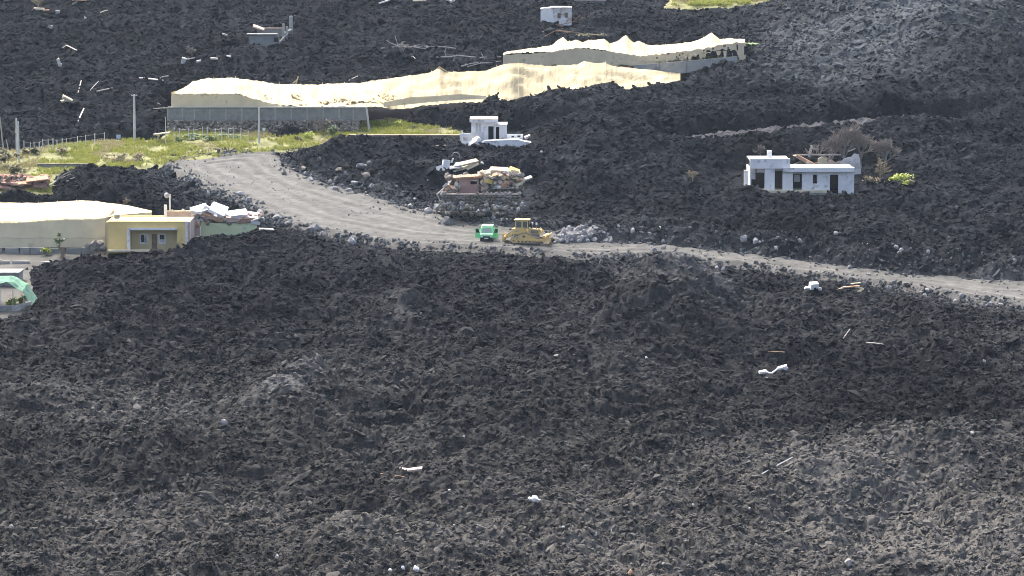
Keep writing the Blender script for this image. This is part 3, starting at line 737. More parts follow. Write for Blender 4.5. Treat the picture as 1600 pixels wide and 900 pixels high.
def tearA(u, t):
    n_ = float(fbm(u / 20, t * 13, 3, 12))
    return (400 < u < 660 and .05 < t < .6 and n_ > .55) or (660 <= u < 1050 and .05 < t < .45 and n_ > .72)
net_sheet(TA, 18, 'net_roof', M_NET, ghA, .4, 0, 300, .9)
MB().box(up(300, 168, 530)[0], up(556, 168, 530)[0], 529, 538, up(300, 166, 530)[2] - 2.4, up(300, 166, 530)[2] - 1.2).build('lightening_infill', M_NETS, ghA, wld=True)  # added pale block that lightens the dark space under the net
for u in range(300, 1050, 34):      # seams and wires running up the roof
    vl, yl, vh, yh = lerp_table(TA, u); A_, B2 = up(u, vl, yl), up(u, vh, yh); MB().tube([A_ + (B2 - A_) * t_ + np.array([.04 * math.sin(9 * t_), 0, .22 + .1 * math.sin(u + 5 * t_)]) for t_ in np.linspace(0, 1, 7)], .022, seg=4).build('roof_wire', M_NETS, ghA, wld=True)
net_sheet([(268, 168, 523.6, 147.3, 523.7), (370, 168, 523.6, 147.3, 523.7), (400, 168, 523.6, 156, 523.7), (440, 168, 523.6, 165.5, 523.7)], 4, 'net_side', M_NETS, ghA, .05, 9, 30)
net_sheet([(600, 167, 525.2, 160, 525.4), (640, 163, 526.6, 152, 526.8), (680, 159, 529, 150, 529.3), (720, 156, 531, 147, 531.2), (760, 155, 531.5, 150, 531.8)], 3, 'net_side', M_NETS, ghA, .1, 19, 24)
for u in range(268, 640, 26):       # posts holding the net up
    vl, yl, vh, yh = lerp_table(TA, u); a = up(u, 168, 524.2); MB().tube([a, a + np.array([0, 0, max(.4, (168 - vl) * mpp(524) - .25)])], .05, seg=5).build('post', M_POLE, ghA, wld=True)
for (a, b_) in (((676, 114, 546), (686, 104.5, 546)), ((686, 104.5, 546), (700, 113, 546)), ((462, 133, 543), (466, 119, 543)), ((458, 130, 543), (463, 126, 543))):
    MB().tube([up(*a), up(*b_)], .14, .08, seg=5).build('broken_strut', M_NET, ghA, wld=True)
for i in range(26):               # torn folds lying on the collapsed part
    u = random.uniform(380, 640); v = random.uniform(150, 168) if u > 420 else random.uniform(146, 158)
    p = up(u, v, 524.5 + (168 - v) * .3); L_ = random.uniform(.8, 2.8)
    b = MB(); n_ = 7; b.grid([[(p[0] + L_ * (i_ / n_ - .5), p[1] + .5 * j, p[2] + .18 * math.sin(i_ * 1.7 + j) + random.uniform(-.1, .1) + .22 * (j == 1)) for i_ in range(n_ + 1)] for j in range(3)])
    b.build('torn_net', random.choice((M_NET, M_NETB, M_NETS)), ghA, wld=True, thick=.03)
# grey block wall under it, built of panels between pilasters, on a rough stone terrace
bw = empty_at('block_wall', up(262, 204, 523), 'long grey concrete block wall on rough stones below the crushed greenhouse', 'wall')
k = mpp(523)
pu = [262, 285, 304, 328, 353, 378, 404, 430, 455, 480, 505, 530, 552, 574]
for a, c in zip(pu[:-1], pu[1:]):
    A, B_, C_, D_ = up(a + .8, 188, 523.3), up(c - .8, 188, 523.3), up(c - .8, 169, 523.3), up(a + .8, 169, 523.3)
    MB().box(A[0], B_[0], 523.05, 523.5, A[2], D_[2]).build('wall_panel', M_BLOCK, bw, wld=True)
    q = up(a, 188, 523); t_ = up(a, 168.5, 523); MB().box(q[0] - .09, q[0] + .09, 522.95, 523.5, q[2], t_[2]).build('pilaster', M_CONC, bw, wld=True)
A, B_ = up(262, 168.6, 523), up(574, 168.6, 523); MB().box(A[0], B_[0], 522.9, 523.6, A[2], A[2] + .14).build('coping', M_CONC, bw, wld=True)
b = MB()
for _ in range(520):
    u = random.uniform(262, 560); v = random.uniform(188, 207); p = up(u, v, 522.6 - (v - 188) * .05); b.chunk(p, random.uniform(.16, .34), (1, .8, .8))
b.build('terrace_stones', M_STONE, bw, wld=True, kind='stuff')
A = up(262, 207, 523); B_ = up(562, 189, 523); MB().box(A[0], B_[0], 522.75, 524.5, A[2] - 1, B_[2] + .02).build('terrace_core', M_STONE, bw, wld=True)
# --- upper greenhouse with banana plants behind its torn side
ghB = empty_at('netted_greenhouse', up(790, 99, 567), 'upper cream net greenhouse with peaked roof and green plants behind torn side', 'greenhouse')
yb = lambda u: 567 - 3.5 * max(0, 1 - abs(u - 1000) / 210)
TB = [(u, vl, yb(u), vh, 581) for u, vl, vh in ((786, 86, 84), (792, 84, 81), (820, 82, 77), (850, 81, 73), (862, 80.5, 71), (870, 80, 63), (880, 78, 58.5), (888, 77, 65), (900, 75, 62.5), (910, 75, 65.5), (920, 75.5, 63), (944, 79, 60.5), (953, 80.5, 68.5), (966, 82.5, 63), (978, 84, 55.5), (990, 86, 67),
      (998, 87.5, 63), (1010, 87, 70), (1040, 84, 70), (1080, 79.5, 66), (1100, 76.5, 58), (1112, 74, 51.5), (1125, 71, 62), (1136, 69, 60), (1164, 66, 62.5))]
net_sheet(TB, 12, 'net_roof', M_NET, ghB, .3, 31, 240, .8, None)
for u in range(800, 1160, 30):
    vl, yl, vh, yh = lerp_table(TB, u); A_, B2 = up(u, vl, yl), up(u, vh, yh); MB().tube([A_ + (B2 - A_) * t_ + np.array([0, 0, .15]) for t_ in np.linspace(0, 1, 5)], .022, seg=4).build('roof_wire', M_NETS, ghB, wld=True)
net_sheet([(u, vl, yb(u) - .15, vh, yb(u) - .05) for u, vl, vh in ((786, 102, 86), (870, 102, 80), (880, 101, 78), (900, 101, 75), (950, 101, 80.5), (1000, 103, 88), (1050, 95, 83), (1100, 84, 76.5), (1130, 76, 68.5), (1150, 80, 67), (1156, 95, 66.8), (1165, 92, 66))], 4, 'net_side', M_NETS, ghB, .2, 47, 160, 1.6, lambda u, t: u > 1020 and t < .55 and float(fbm(u / 9, t * 5 + 70, 3, 12)) > .35)
for i in range(16):
    u = random.uniform(960, 1150); vl = float(np.interp(u, (960, 1000, 1050, 1100, 1150), (92, 97, 91, 83, 80))); p = up(u, vl + 2, yb(u) - .3)
    w = random.uniform(.3, .9); h = random.uniform(.5, 1.3); b = MB(); b.grid([[(p[0] + w * (s_ - .5) * (1 - .5 * t_ / 3), p[1] + random.uniform(-.15, .15), p[2] + .4 - h * t_ / 3) for s_ in (0, .5, 1)] for t_ in range(4)])
    b.build('torn_net', M_NETS, ghB, wld=True, thick=.02)
for u in range(792, 1166, 22):
    p = up(u, 102, yb(u) + .2); MB().tube([p, p + np.array([0, 0, 2.0])], .05, seg=5).build('post', M_POLE, ghB, wld=True)
p = up(1020, 98, 572)
MB().box(up(790, 98, 573)[0], up(1162, 98, 573)[0], 573.2, 573.5, up(1000, 103, 573)[2] - 1, up(1000, 92, 573)[2]).build('back_screen', M_NETS, ghB, wld=True)
lw = empty_at('low_wall', up(1000, 110, 563), 'low pale concrete wall in front of the upper greenhouse plants', 'wall')
for (a, va, c, vc) in ((990, 109, 1030, 106), (1030.6, 106, 1072, 102.5), (1072.6, 102.5, 1112, 99), (1112.6, 99, 1152, 95)):
    A, B_ = up(a, va, yb(a) - 1.2), up(c, vc, yb(c) - 1.2)
    MB().hexa([A + [0, 0, -1.2], B_ + [0, 0, -1.2], B_ + [0, .35, -1.2], A + [0, .35, -1.2], A + [0, 0, .75], B_ + [0, 0, .75], B_ + [0, .35, .75], A + [0, .35, .75]]).build('wall_panel', M_CONC, lw, wld=True)
# --- lower greenhouse on the left
YC = 444.5
ghC = empty_at('netted_greenhouse', up(0, 392, YC), 'large flat-roofed cream net greenhouse beside the yellow house', 'greenhouse')
TC = [(-70, 350, YC, 318, YC + 20), (0, 348, YC, 316.5, YC + 20), (30, 347.5, YC, 317, YC + 20), (60, 346, YC, 317, YC + 20), (75, 344.5, YC, 316, YC + 20), (110, 342.5, YC, 314, YC + 20), (130, 342.8, YC, 313.2, YC + 20), (150, 342.5, YC, 314.5, YC + 20), (166, 340, YC, 317, YC + 20)]
net_sheet(TC, 12, 'net_roof', M_NET, ghC, .16, 53, 120, .25)
for u in range(-60, 166, 30):
    vl, yl, vh, yh = lerp_table(TC, u); A_, B2 = up(u, vl, yl), up(u, vh, yh); MB().tube([A_ + (B2 - A_) * t_ + np.array([0, 0, .12]) for t_ in np.linspace(0, 1, 7)], .022, seg=4).build('roof_wire', M_NETS, ghC, wld=True)
for t_ in (.02, .33, .66):
    MB().tube([(lambda q: up(u, q[0], q[1]) + (up(u, q[2], q[3]) - up(u, q[0], q[1])) * t_ + np.array([0, 0, .1]))(lerp_table(TC, u)) for u in range(-60, 166, 10)], .03 if t_ < .1 else .018, seg=4).build('ridge_wire', M_WOOD, ghC, wld=True)
net_sheet([(166, 340, YC + .05, 317, YC + 20), (185, 336, YC + 7, 318.8, YC + 20), (200, 335, YC + 9, 321, YC + 20), (220, 333, YC + 12, 325.5, YC + 20), (237, 332, YC + 13, 329, YC + 20)], 8, 'net_roof', M_NET, ghC, .1, 57, 30)
net_sheet([(u, 386.5 + (1 if u < 60 else 0), YC - .1, vh + .3, YC - .05) for u, vh in ((-70, 350), (0, 348), (30, 347.5), (60, 346), (75, 344.5), (110, 342.5), (130, 342.8), (150, 342.5), (165, 340))], 6, 'net_side', M_NETB, ghC, .03, 61, 60)
net_sheet([(166, 362, YC + 9, 336.5, YC + 9.2), (200, 362, YC + 9.5, 335.5, YC + 9.7), (237, 360, YC + 12.8, 332.3, YC + 13)], 4, 'net_side', M_NETB, ghC, .04, 67, 20)
A, B_, C_, D_ = up(166, 386, YC), up(166, 341, YC), up(166, 341, YC)+[0, 9, .3], up(166, 386, YC) + [0, 9, 0]
MB().grid([[A, D_], [B_, C_]]).build('net_end', M_NETS, ghC, wld=True, thick=.02)
for u in (-40, -12, 14, 45, 72, 102, 132, 164):
    p = up(u, 388, YC + .12); vt = float(np.interp(u, [t[0] for t in TC], [t[1] for t in TC])); q = up(u, vt - 1.5, YC + .12); MB().tube([p, q], .05, seg=5).build('post', M_POLE, ghC, wld=True)
for v0 in (371,):
    for a, c in ((-40, 14), (14, 72), (72, 132), (132, 164)):
        MB().tube([up(a, v0 + 1, YC - .16), up((a + c) / 2, v0 + 1.6, YC - .16), up(c, v0, YC - .16)], .018, seg=4).build('wire', M_WOOD, ghC, wld=True)
# grey block footings in front of it
fw = empty_at('block_wall', up(40, 396, 442), 'broken grey block footing wall in front of the large flat-roofed greenhouse', 'wall')
for a, c, v0, v1 in ((-30, 3, 389, 400), (8, 29, 387.5, 398), (32, 46, 387, 398), (48, 69, 386.5, 397), (78, 98, 388, 399), (104, 127, 387.5, 395), (128, 146, 387, 397)):
    A, B_ = up(a, v1, 442.6), up(c, v0, 442.6); MB().box(A[0], B_[0], 442.4, 442.9, A[2] - .4, B_[2]).build('block', M_BLOCK, fw, wld=True)
for a, c, v0, v1, Y in ((3, 15, 408, 424, 437), (19, 46, 408, 421, 437), (-20, 1, 406, 424, 437)):
    A, B_ = up(a, v1, Y), up(c, v0, Y); MB().box(A[0], B_[0], Y, Y + .4, A[2] - .5, B_[2]).build('block', M_CONC, fw, wld=True)
A, B_ = up(42, 410, 439), up(78, 404, 439); MB().box(A[0], B_[0], 438.4, 439.6, A[2] - .3, A[2] + .15).build('ledge', M_CONC, fw, wld=True)

# ================================================================ houses
# --- yellow house
S = Site('yellow_house', 'yellow flat-roofed house with a white-edged porch, its base half buried in lava', 'house', 230, 390, Y=441.5)
S.wall('front_wall', M_YELLOW, 169.5, 290, 346.5, 396, [(204, 277, 359, 400)], 0, .25)
S.part('corner_pilaster', M_WHITE, (290.1, 293.4, 345.5, 396, -.05, .25))
S.part('roof', M_YELLOWD, (169.8, 293, 348.2, 350, .26, 8))
S.part('parapet_cap', M_YELLOW, (169.2, 290, 345.6, 346.45, -.06, .3))
S.part('side_wall', M_YELLOWD, (166.6, 169.4, 347, 398, -.02, 8))
S.part('side_wall', M_PINKP, (293.5, 297, 346.5, 396, .0, 8))
S.part('back_wall', M_YELLOWD, (169.5, 293.4, 346.5, 396, 8.01, 8.25))
S.wall('porch_wall', M_YELLOWD, 198, 286, 350.2, 396, [(218.5, 228, 368.5, 380.5), (235.2, 243.6, 367.6, 396), (247.6, 255.6, 368.5, 381)], 1.5, 1.7)
S.part('porch_side', M_YELLOWD, (277.1, 279, 359, 396, .26, 1.49), (202, 203.9, 359, 396, .26, 1.49))
S.part('porch_beam', M_WHITE, (200.6, 277, 355.8, 358.9, -.4, -.02)); S.part('porch_post', M_WHITE, (199, 203.6, 359, 392, -.4, -.02))
S.part('porch_roof', M_WHITE, (204, 277, 356.2, 358.5, .26, 1.48))
for a, c in ((216.7, 229.4), (246, 257.2)):
    f = S.wall('window', M_WHITE, a, c, 366.8, 383, [(a + 1.9, c - 1.9, 368.6, 380.6)], 1.42, 1.52)
    g = MB(); S.box(g, a + 1.9, c - 1.9, 368.6, 380.6, 1.58, 1.62); g.build('pane', M_GLASS, f)
    g = MB(); S.box(g, (a + c) / 2 + .4, c - 1.9, 368.6, 380.6, 1.5, 1.57) if a < 230 else S.box(g, a + 1.9, c - 1.9, 376, 380.6, 1.5, 1.57); g.build('shutter', M_WHITED, f)
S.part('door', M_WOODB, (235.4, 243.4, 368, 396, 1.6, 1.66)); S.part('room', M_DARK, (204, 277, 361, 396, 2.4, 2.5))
S.part('upper_parapet', M_PINKP, (252, 292.5, 337.5, 345.5, 5.4, 5.8)); S.part('upper_cap', M_CREAM, (252, 292.5, 336, 337.4, 5.3, 5.9))
S.part('roof_post', M_WHITE, (250.8, 255.2, 326, 346, 5.0, 5.35))
S.part('roof_tank', M_BLOCK, (174.6, 183, 339.5, 346, 3.2, 4.2), bevel=.12)
S.part('antenna_mast', M_WHITE, (258.4, 260.8, 309.5, 337, 5.4, 5.55))
b = MB(); b.tube([(S.X(255), 5.3, S.Z(311)), (S.X(255), 5.15, S.Z(311)), (S.X(255), 5.05, S.Z(311))], .36, .12, seg=14); b.tube([(S.X(255), 5.35, S.Z(312)), (S.X(259), 5.45, S.Z(315))], .04); b.build('antenna_dish', M_METAL, S.o)
S.lump('roof_rubble', M_CREAM, 280, 335.2, .22, 5.6); S.lump('roof_rubble', M_CREAM, 263, 335.2, .16, 5.6)
b = MB(); S.box(b, 170, 240, 389.5, 392, -1.2, -.1); b.build('step', M_CREAM, S.o)
# --- the collapsed house next to it
S = Site('collapsed_house', 'collapsed house of white slabs and orange brick above a pale green wall', 'ruin', 350, 362, Y=449)
S.poly('green_wall', M_MINT, [(314, 346.5), (334, 348.5), (360, 349.5), (401, 348.5), (401.5, 356), (380, 366), (314, 372)], 0, .3)
S.part('brick_wall', M_PINKP, (297.5, 313.6, 342, 368, -.6, -.2)); S.lump('broken_wall', M_WHITED, 303, 352, .45, -.7); S.lump('broken_wall', M_BRICK, 310, 351, .4, -.7)
for u, v, L_, t_, d, rot, m, y in ((310, 329, 2.2, .35, 3, (.2, -.28, .1), M_WHITE, 1.2), (303, 335, 1.6, .3, 2.4, (-.3, .25, .2), M_WHITED, .4), (320, 327, 1.0, .9, 1.4, (.1, .5, .3), M_WHITE, 1.0), (340, 329, 2.1, .4, 3, (.3, .42, .0), M_WHITE, 1.4),
                               (330, 337, 2.6, .5, 1.6, (.4, .38, .1), M_BRICK, .6), (342, 341, 1.9, .6, 1.2, (.2, .3, .2), M_BRICK, .4), (372, 335, 2.2, .35, 2.4, (.2, -.1, .1), M_WHITE, 1.2), (388, 338, 2.2, .35, 2.2, (.25, .18, -.1), M_WHITED, 1.0), (402, 341, 1.4, .4, 1.8, (.2, -.2, .3), M_WHITED, .6),
                               (365, 342, 2.2, .6, 1.4, (.2, .1, .1), M_PINKP, .5), (385, 344, 2.2, .6, 1.2, (.1, -.1, .1), M_REDR, .4), (399, 346, 1.3, .4, 1.2, (.3, .2, .1), M_WHITE, .3), (298, 341, 1.6, .25, 2, (.1, .15, .0), M_WHITED, .2), (358, 338, 1.0, .5, 1.0, (.5, .6, .2), M_WHITE, .8)):
    S.slab('slab', m, u, v, L_, t_, d, rot, y)
for _ in range(60):
    u = random.uniform(300, 410); S.lump('rubble', random.choice((M_WHITED, M_WHITE, M_BRICK, M_PINKP, M_REDR, M_CREAM)), u, random.uniform(334, 347), random.uniform(.1, .3), random.uniform(-.2, 1.5))
b = MB()
for _ in range(160): b.chunk((S.X(random.uniform(298, 412)), random.uniform(0, 2.5), S.Z(random.uniform(338, 350))), random.uniform(.25, .5))
b.build('rubble_mass', M_STONE, S.o, kind='stuff')
S2 = Site('fallen_slab', 'thin pale slab lying on the lava right of the pale green wall', 'slab', 416, 361, lava=True); S2.slab('slab', M_CONC, 416, 360, 1.9, .18, .9, (.1, .05, .2))
# --- white bungalow on the right
S = Site('white_house', 'white flat-roofed bungalow with burnt-out openings, bare dead trees behind it', 'house', 1250, 298)
D = 7.0
S.part('free_pillar', M_WHITE, (1163, 1169.6, 266.5, 303, .3, .8))
S.poly('parapet', M_WHITE, [(1171.7, 247.8), (1234, 247.8), (1234, 261.4), (1222, 263.4), (1171.7, 263.4)], -.1, .4)
S.part('upper_roof', M_CONC, (1171.9, 1233.8, 250, 252, .41, D)); S.part('chimney', M_WHITE, (1199.6, 1206.6, 236.8, 249.9, 1.2, 1.9))
S.part('end_wall', M_WHITE, (1171.7, 1174, 263.5, 303, .0, D)); S.part('inner_wall', M_WHITED, (1174.1, 1181, 263.5, 281, .8, 1.0))
S.part('pier', M_WHITE, (1195, 1210.5, 263.5, 303, .0, .5)); S.part('pier', M_WHITE, (1222.8, 1239, 269.2, 303, .0, .35))
S.part('lintel', M_WHITED, (1183.1, 1194.9, 263.5, 270.5, .9, 1.2)); S.part('lintel', M_WHITED, (1210.6, 1222.7, 263.5, 267.5, .9, 1.2))
S.part('eave', M_WHITE, (1222.9, 1334, 261.6, 268.2, -.55, .6)); S.part('roof', M_CONC, (1234.2, 1334, 263.5, 268.3, .61, D))
S.wall('front_wall', M_WHITE, 1253, 1323, 268.5, 303, [(1270, 1276.8, 273, 287), (1296.4, 1309.6, 273, 310)], .05, .3)
S.part('lintel', M_WHITED, (1239.1, 1252.9, 268.5, 271.5, .1, .3)); S.part('corner_pier', M_WHITE, (1323.1, 1334, 268.5, 303, -.1, .5)); S.part('end_wall', M_WHITE, (1331, 1334, 268.5, 303, .51, D))
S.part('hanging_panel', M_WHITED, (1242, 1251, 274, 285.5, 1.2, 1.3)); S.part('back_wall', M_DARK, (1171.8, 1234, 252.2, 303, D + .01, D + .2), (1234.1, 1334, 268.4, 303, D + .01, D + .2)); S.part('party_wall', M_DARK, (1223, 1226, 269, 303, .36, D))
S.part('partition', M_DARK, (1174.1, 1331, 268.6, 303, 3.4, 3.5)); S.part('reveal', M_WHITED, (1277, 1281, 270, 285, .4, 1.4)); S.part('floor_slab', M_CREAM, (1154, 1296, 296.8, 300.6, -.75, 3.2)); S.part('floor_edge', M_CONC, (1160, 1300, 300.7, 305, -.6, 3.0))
# ruin behind it
S = Site('ruined_annex', 'broken cream and white walls with fallen beams just behind the white bungalow', 'ruin', 1290, 272, Y=493.5)
S.poly('wall', M_CREAM, [(1278, 248), (1284, 245), (1292, 249), (1292, 280), (1278, 280)], 0, .3); S.poly('wall', M_PINKP, [(1292.1, 252), (1300, 250), (1306, 254), (1313, 251), (1313, 280), (1292.1, 280)], .1, .4); S.poly('wall', M_WHITED, [(1313, 253), (1320, 247), (1330, 245), (1334, 240), (1341, 241), (1343, 250), (1346, 280), (1313, 280)], -.2, .2)
S.poly('fallen_roof', M_BRICK, [(1239, 243), (1247, 242), (1275, 257), (1274, 259.5), (1262, 257)], -.6, .8); S.poly('broken_wall', M_STONE, [(1240, 257), (1252, 253), (1263, 258), (1278, 254), (1278, 280), (1240, 280)], .6, .8)
S.part('beam', M_WOOD, (1243, 1313, 240.6, 242.6, -.3, -.1)); S.slab('beam', M_WOOD, 1266, 236, .35, 1.6, .3, (0, .25, 0), -.2); S.slab('beam', M_WOOD, 1330, 234, 1.1, .12, .2, (0, -.4, 0), -.4); S.slab('beam', M_WOOD, 1273, 232, 1.2, .12, .2, (0, .2, .2), -.3)
for u, v, r in ((1262, 255, .3), (1253, 259, .25), (1320, 262, .4), (1300, 260, .35)): S.lump('rubble', M_CREAM, u, v, r, -.5)
# --- white house in the middle, half swallowed
S = Site('white_house', 'small white two-block house half swallowed by lava above the pink ruin', 'house', 765, 224)
S.part('roof_slab', M_WHITE, (734, 778, 186.8, 190.8, -.5, 5.2), label=None); S.part('roof_edge', M_PINKP, (734.2, 777.8, 185.8, 186.75, -.4, 5.1))
S.wall('front_wall', M_WHITE, 736.7, 773, 190.9, 232, [(763, 771.2, 197.5, 240), (743.5, 747, 193, 206), (748.5, 752, 193, 206)], 0, .25)
S.part('blind', M_WHITED, (743.6, 752, 193, 206, .12, .2)); S.part('stain_panel', M_WHITED, (738, 756, 206, 217, -.06, -.01))
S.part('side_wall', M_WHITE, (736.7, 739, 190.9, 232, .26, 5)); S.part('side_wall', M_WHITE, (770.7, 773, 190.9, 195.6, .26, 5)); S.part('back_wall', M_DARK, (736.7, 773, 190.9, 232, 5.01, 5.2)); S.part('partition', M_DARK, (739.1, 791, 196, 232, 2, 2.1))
S.wall('lower_front_wall', M_WHITE, 773.1, 791.7, 195.8, 232, [(774.8, 780, 198.8, 240)], .3, .5); S.part('lower_roof', M_WHITE, (773.2, 792.6, 194.6, 195.7, .2, 5)); S.part('side_wall', M_WHITE, (789.5, 791.7, 196, 232, .51, 5))
S.poly('fallen_roof', M_WHITE, [(752, 222), (757, 217.5), (775, 216.6), (808, 215.2), (822, 219), (821, 226), (806, 227.5), (790, 225), (770, 228.5), (760, 227.5)], -3.2, -1.2)
S.wall('parapet', M_WHITE, 791.8, 817, 209, 216, [(799, 803, 211.5, 214.5), (808, 813, 211, 214.5)], -.8, -.6)
S.slab('slab', M_WHITED, 824, 213, .9, .3, .9, (.1, -.4, .2), -.8); S.slab('slab', M_WHITED, 824, 223, .9, .7, .9, (.2, .2, .3), -1.8)
S.wall('broken_wall', M_WHITE, 719, 736, 207, 226, [(724, 731, 213, 219)], -1.6, -1.3); S.slab('slab', M_WHITE, 727, 226, 1.5, .35, 1, (.2, .1, .2), -2.2); S.slab('slab', M_WHITE, 740, 221, 1.2, .5, 1, (.4, -.6, .2), -2.0); S.slab('slab', M_WHITE, 745, 216, 1.0, .4, 1, (.2, -.5, .2), -1.7); S.part('screen', M_WHITED, (720, 735.5, 208, 226, -1.0, -.9)); S.part('stub', M_WHITE, (721.5, 723.5, 203, 207, -1.5, -1.35))
# --- white sheets of debris left above the pink house
S = Site('fallen_wall', 'crumpled white wall panels heaped on the lava above the pink ruin', 'debris', 708, 276, lava=True)
S.slab('panel', M_WHITED, 685, 269.5, 1.8, .12, 1.5, (1.1, -.25, .1)); S.slab('panel', M_WHITE, 697, 258.5, 1.0, 1.1, .6, (0, .12, .2), .8); S.slab('panel', M_WHITE, 706.5, 253, .25, .7, .2, (0, .4, 0), .6)
for u, v, L_, a in ((712, 263, 1.8, -.1), (722, 258, 2.2, -.18), (733, 255, 2.4, -.22), (738, 260, 1.8, -.45), (722, 265, 1.8, -.25), (704, 268, 1.6, -.1)): S.slab('sheet', random.choice((M_WHITE, M_CREAM, M_WHITED)), u, v, L_, .14, 1.2, (random.uniform(.2, .5), a, random.uniform(-.2, .2)), random.uniform(.3, 1.2))
for u, v in ((669, 282), (754, 256), (690, 277), (700, 275)): S.lump('rubble', M_WHITED, u, v, .2, -.3)
MB().tube([(S.X(712) + .55 * math.cos(a), .9, S.Z(246) + .5 * math.sin(a)) for a in np.linspace(-.6, 3.3, 9)], .06, seg=5).build('bent_pipe', M_DEADP, S.o)
# --- pink ruin on its stone terrace
S = Site('pink_ruin', 'roofless pink house full of yellow and grey rubble on a stone terrace', 'ruin', 750, 324, Y=461.5)
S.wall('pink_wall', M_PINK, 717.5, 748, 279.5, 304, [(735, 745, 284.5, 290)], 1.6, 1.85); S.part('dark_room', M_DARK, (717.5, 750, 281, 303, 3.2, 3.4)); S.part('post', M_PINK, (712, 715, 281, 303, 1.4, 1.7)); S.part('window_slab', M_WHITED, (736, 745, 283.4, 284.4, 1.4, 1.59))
b = MB()
for i in range(9): b.box(S.X(708 + i * 5.8), S.X(708 + i * 5.8 + 5.2), 1.2, 3.4, S.Z(280.5) + .025 * i, S.Z(278) + .03 * i, (.06, -.03, random.uniform(-.05, .05)))
b.build('tile_roof', M_TERRA, S.o)
for u, v, L_, t_, d, rot, m, y in ((762, 272, 2.6, .3, 1.6, (.2, -.2, .1), M_STONEP, 2.6), (780, 268, 2.4, .3, 1.6, (.2, .05, .1), M_CREAM, 2.8), (792, 271, 1.8, .4, 1.4, (.2, .2, .1), M_STONEP, 2.6), (766, 277, 1.1, .9, .9, (.2, .4, .1), M_CREAM, 2.2), (803, 273, 1.4, 1.1, 1.2, (.3, .35, .2), mat('bright_yellow_render', (.68, .53, .16), .9, .2, 1.), 2.4),
                               (763, 284, 1.1, .5, .7, (.1, .3, .1), mat('bright_yellow_render', (.68, .53, .16)), 1.3), (778, 283, 1.4, .4, .9, (.5, -.3, .4), M_STONEP, 1.8), (792, 284, 1.6, .35, .9, (.6, -.4, .2), M_PINKP, 1.7), (757, 289, 1.2, .4, .8, (.3, .8, .2), M_PINKP, 1.2), (800, 281, 1.2, .5, .9, (.3, -.2, .3), M_CREAM, 2), (818, 283, 2.2, .2, 1.0, (.2, -.35, .2), M_CONC, 1.8), (810, 288, 1.6, .3, .9, (.2, -.5, .2), M_CREAM, 1.5)):
    S.slab('slab', m, u, v, L_, t_, d, rot, y)
for _ in range(120):
    u = random.uniform(751, 812); S.lump('rubble', random.choice((M_STONEP, M_CREAM, M_PINKP, M_STONE, M_BRICK, M_WHITED)), u, random.uniform(272, 297), random.uniform(.15, .42), random.uniform(1.0, 2.8))
for _ in range(24): S.lump('rubble', random.choice((M_STONEP, M_CONC, M_BRICK)), random.uniform(697, 716), random.uniform(289, 302), random.uniform(.15, .35), random.uniform(.8, 2.2))
b = MB()
for _ in range(200):
    u = random.uniform(698, 815); b.chunk((S.X(u), random.uniform(1.6, 4) + (1.8 if u < 753 else 0), S.Z(random.uniform(280, 304))), random.uniform(.3, .6))
b.build('rubble_mass', M_STONE, S.o, kind='stuff')
S.part('window_ruin', M_CONC, (768, 808, 294.6, 296, .9, 1.2))
S.part('terrace_core', M_STONE, (689, 811, 305, 330, .35, 3.5)); S.part('coping', M_PINKP, (688, 813, 302.6, 304.9, .05, .6)); S.part('terrace_floor', M_STONE, (689, 813, 303.3, 304.8, .61, 4))
n_ = 0
for r_ in range(5):
    x = 688 + random.uniform(0, 3)
    while x < 811:
        w = random.uniform(3.5, 9); v = 307.5 + r_ * 4.4 + random.uniform(-1.2, 1.2)
        o = MB().chunk((0, 0, 0), 1, (1, 1, 1), .16).build('stone', random.choice((M_STONEP, M_STONE, M_STONE, M_ROCKS[2])), S.o); o.location = (S.X(x + w / 2), .25, S.Z(v)); o.scale = (w * .58 * S.k, random.uniform(.25, .4), random.uniform(2.2, 3.3) * S.k); x += w
MB().tube([(S.X(708), 4, S.Z(283)), (S.X(697), 1.5, S.Z(293)), (S.X(683), .3, S.Z(304)), (S.X(690), -.4, S.Z(318)), (S.X(688), -.6, S.Z(328))], .16, .14, seg=5).build('path_kerb', M_CONC, S.o)
for _ in range(55):
    o = MB().chunk((0, 0, 0), random.uniform(.18, .5), (1, .8, .7), .25).build('fallen_stone', random.choice((M_ROCKS[1], M_STONE, M_ROCKS[0])), S.o); o.location = (S.X(random.uniform(684, 820)), random.uniform(-1.6, -.2), S.Z(random.uniform(316, 329)))
for _ in range(14):
    o = MB().chunk((0, 0, 0), random.uniform(.2, .4), (1, .8, .7), .25).build('fallen_stone', random.choice((M_STONEP, M_STONE)), S.o); o.location = (S.X(random.uniform(690, 815)), .2, S.Z(302.5))
MB().tube([(S.X(811.5), .3, S.Z(303)), (S.X(811.8), .2, S.Z(322))], .12, seg=5).build('terrace_edge', M_STONEP, S.o)
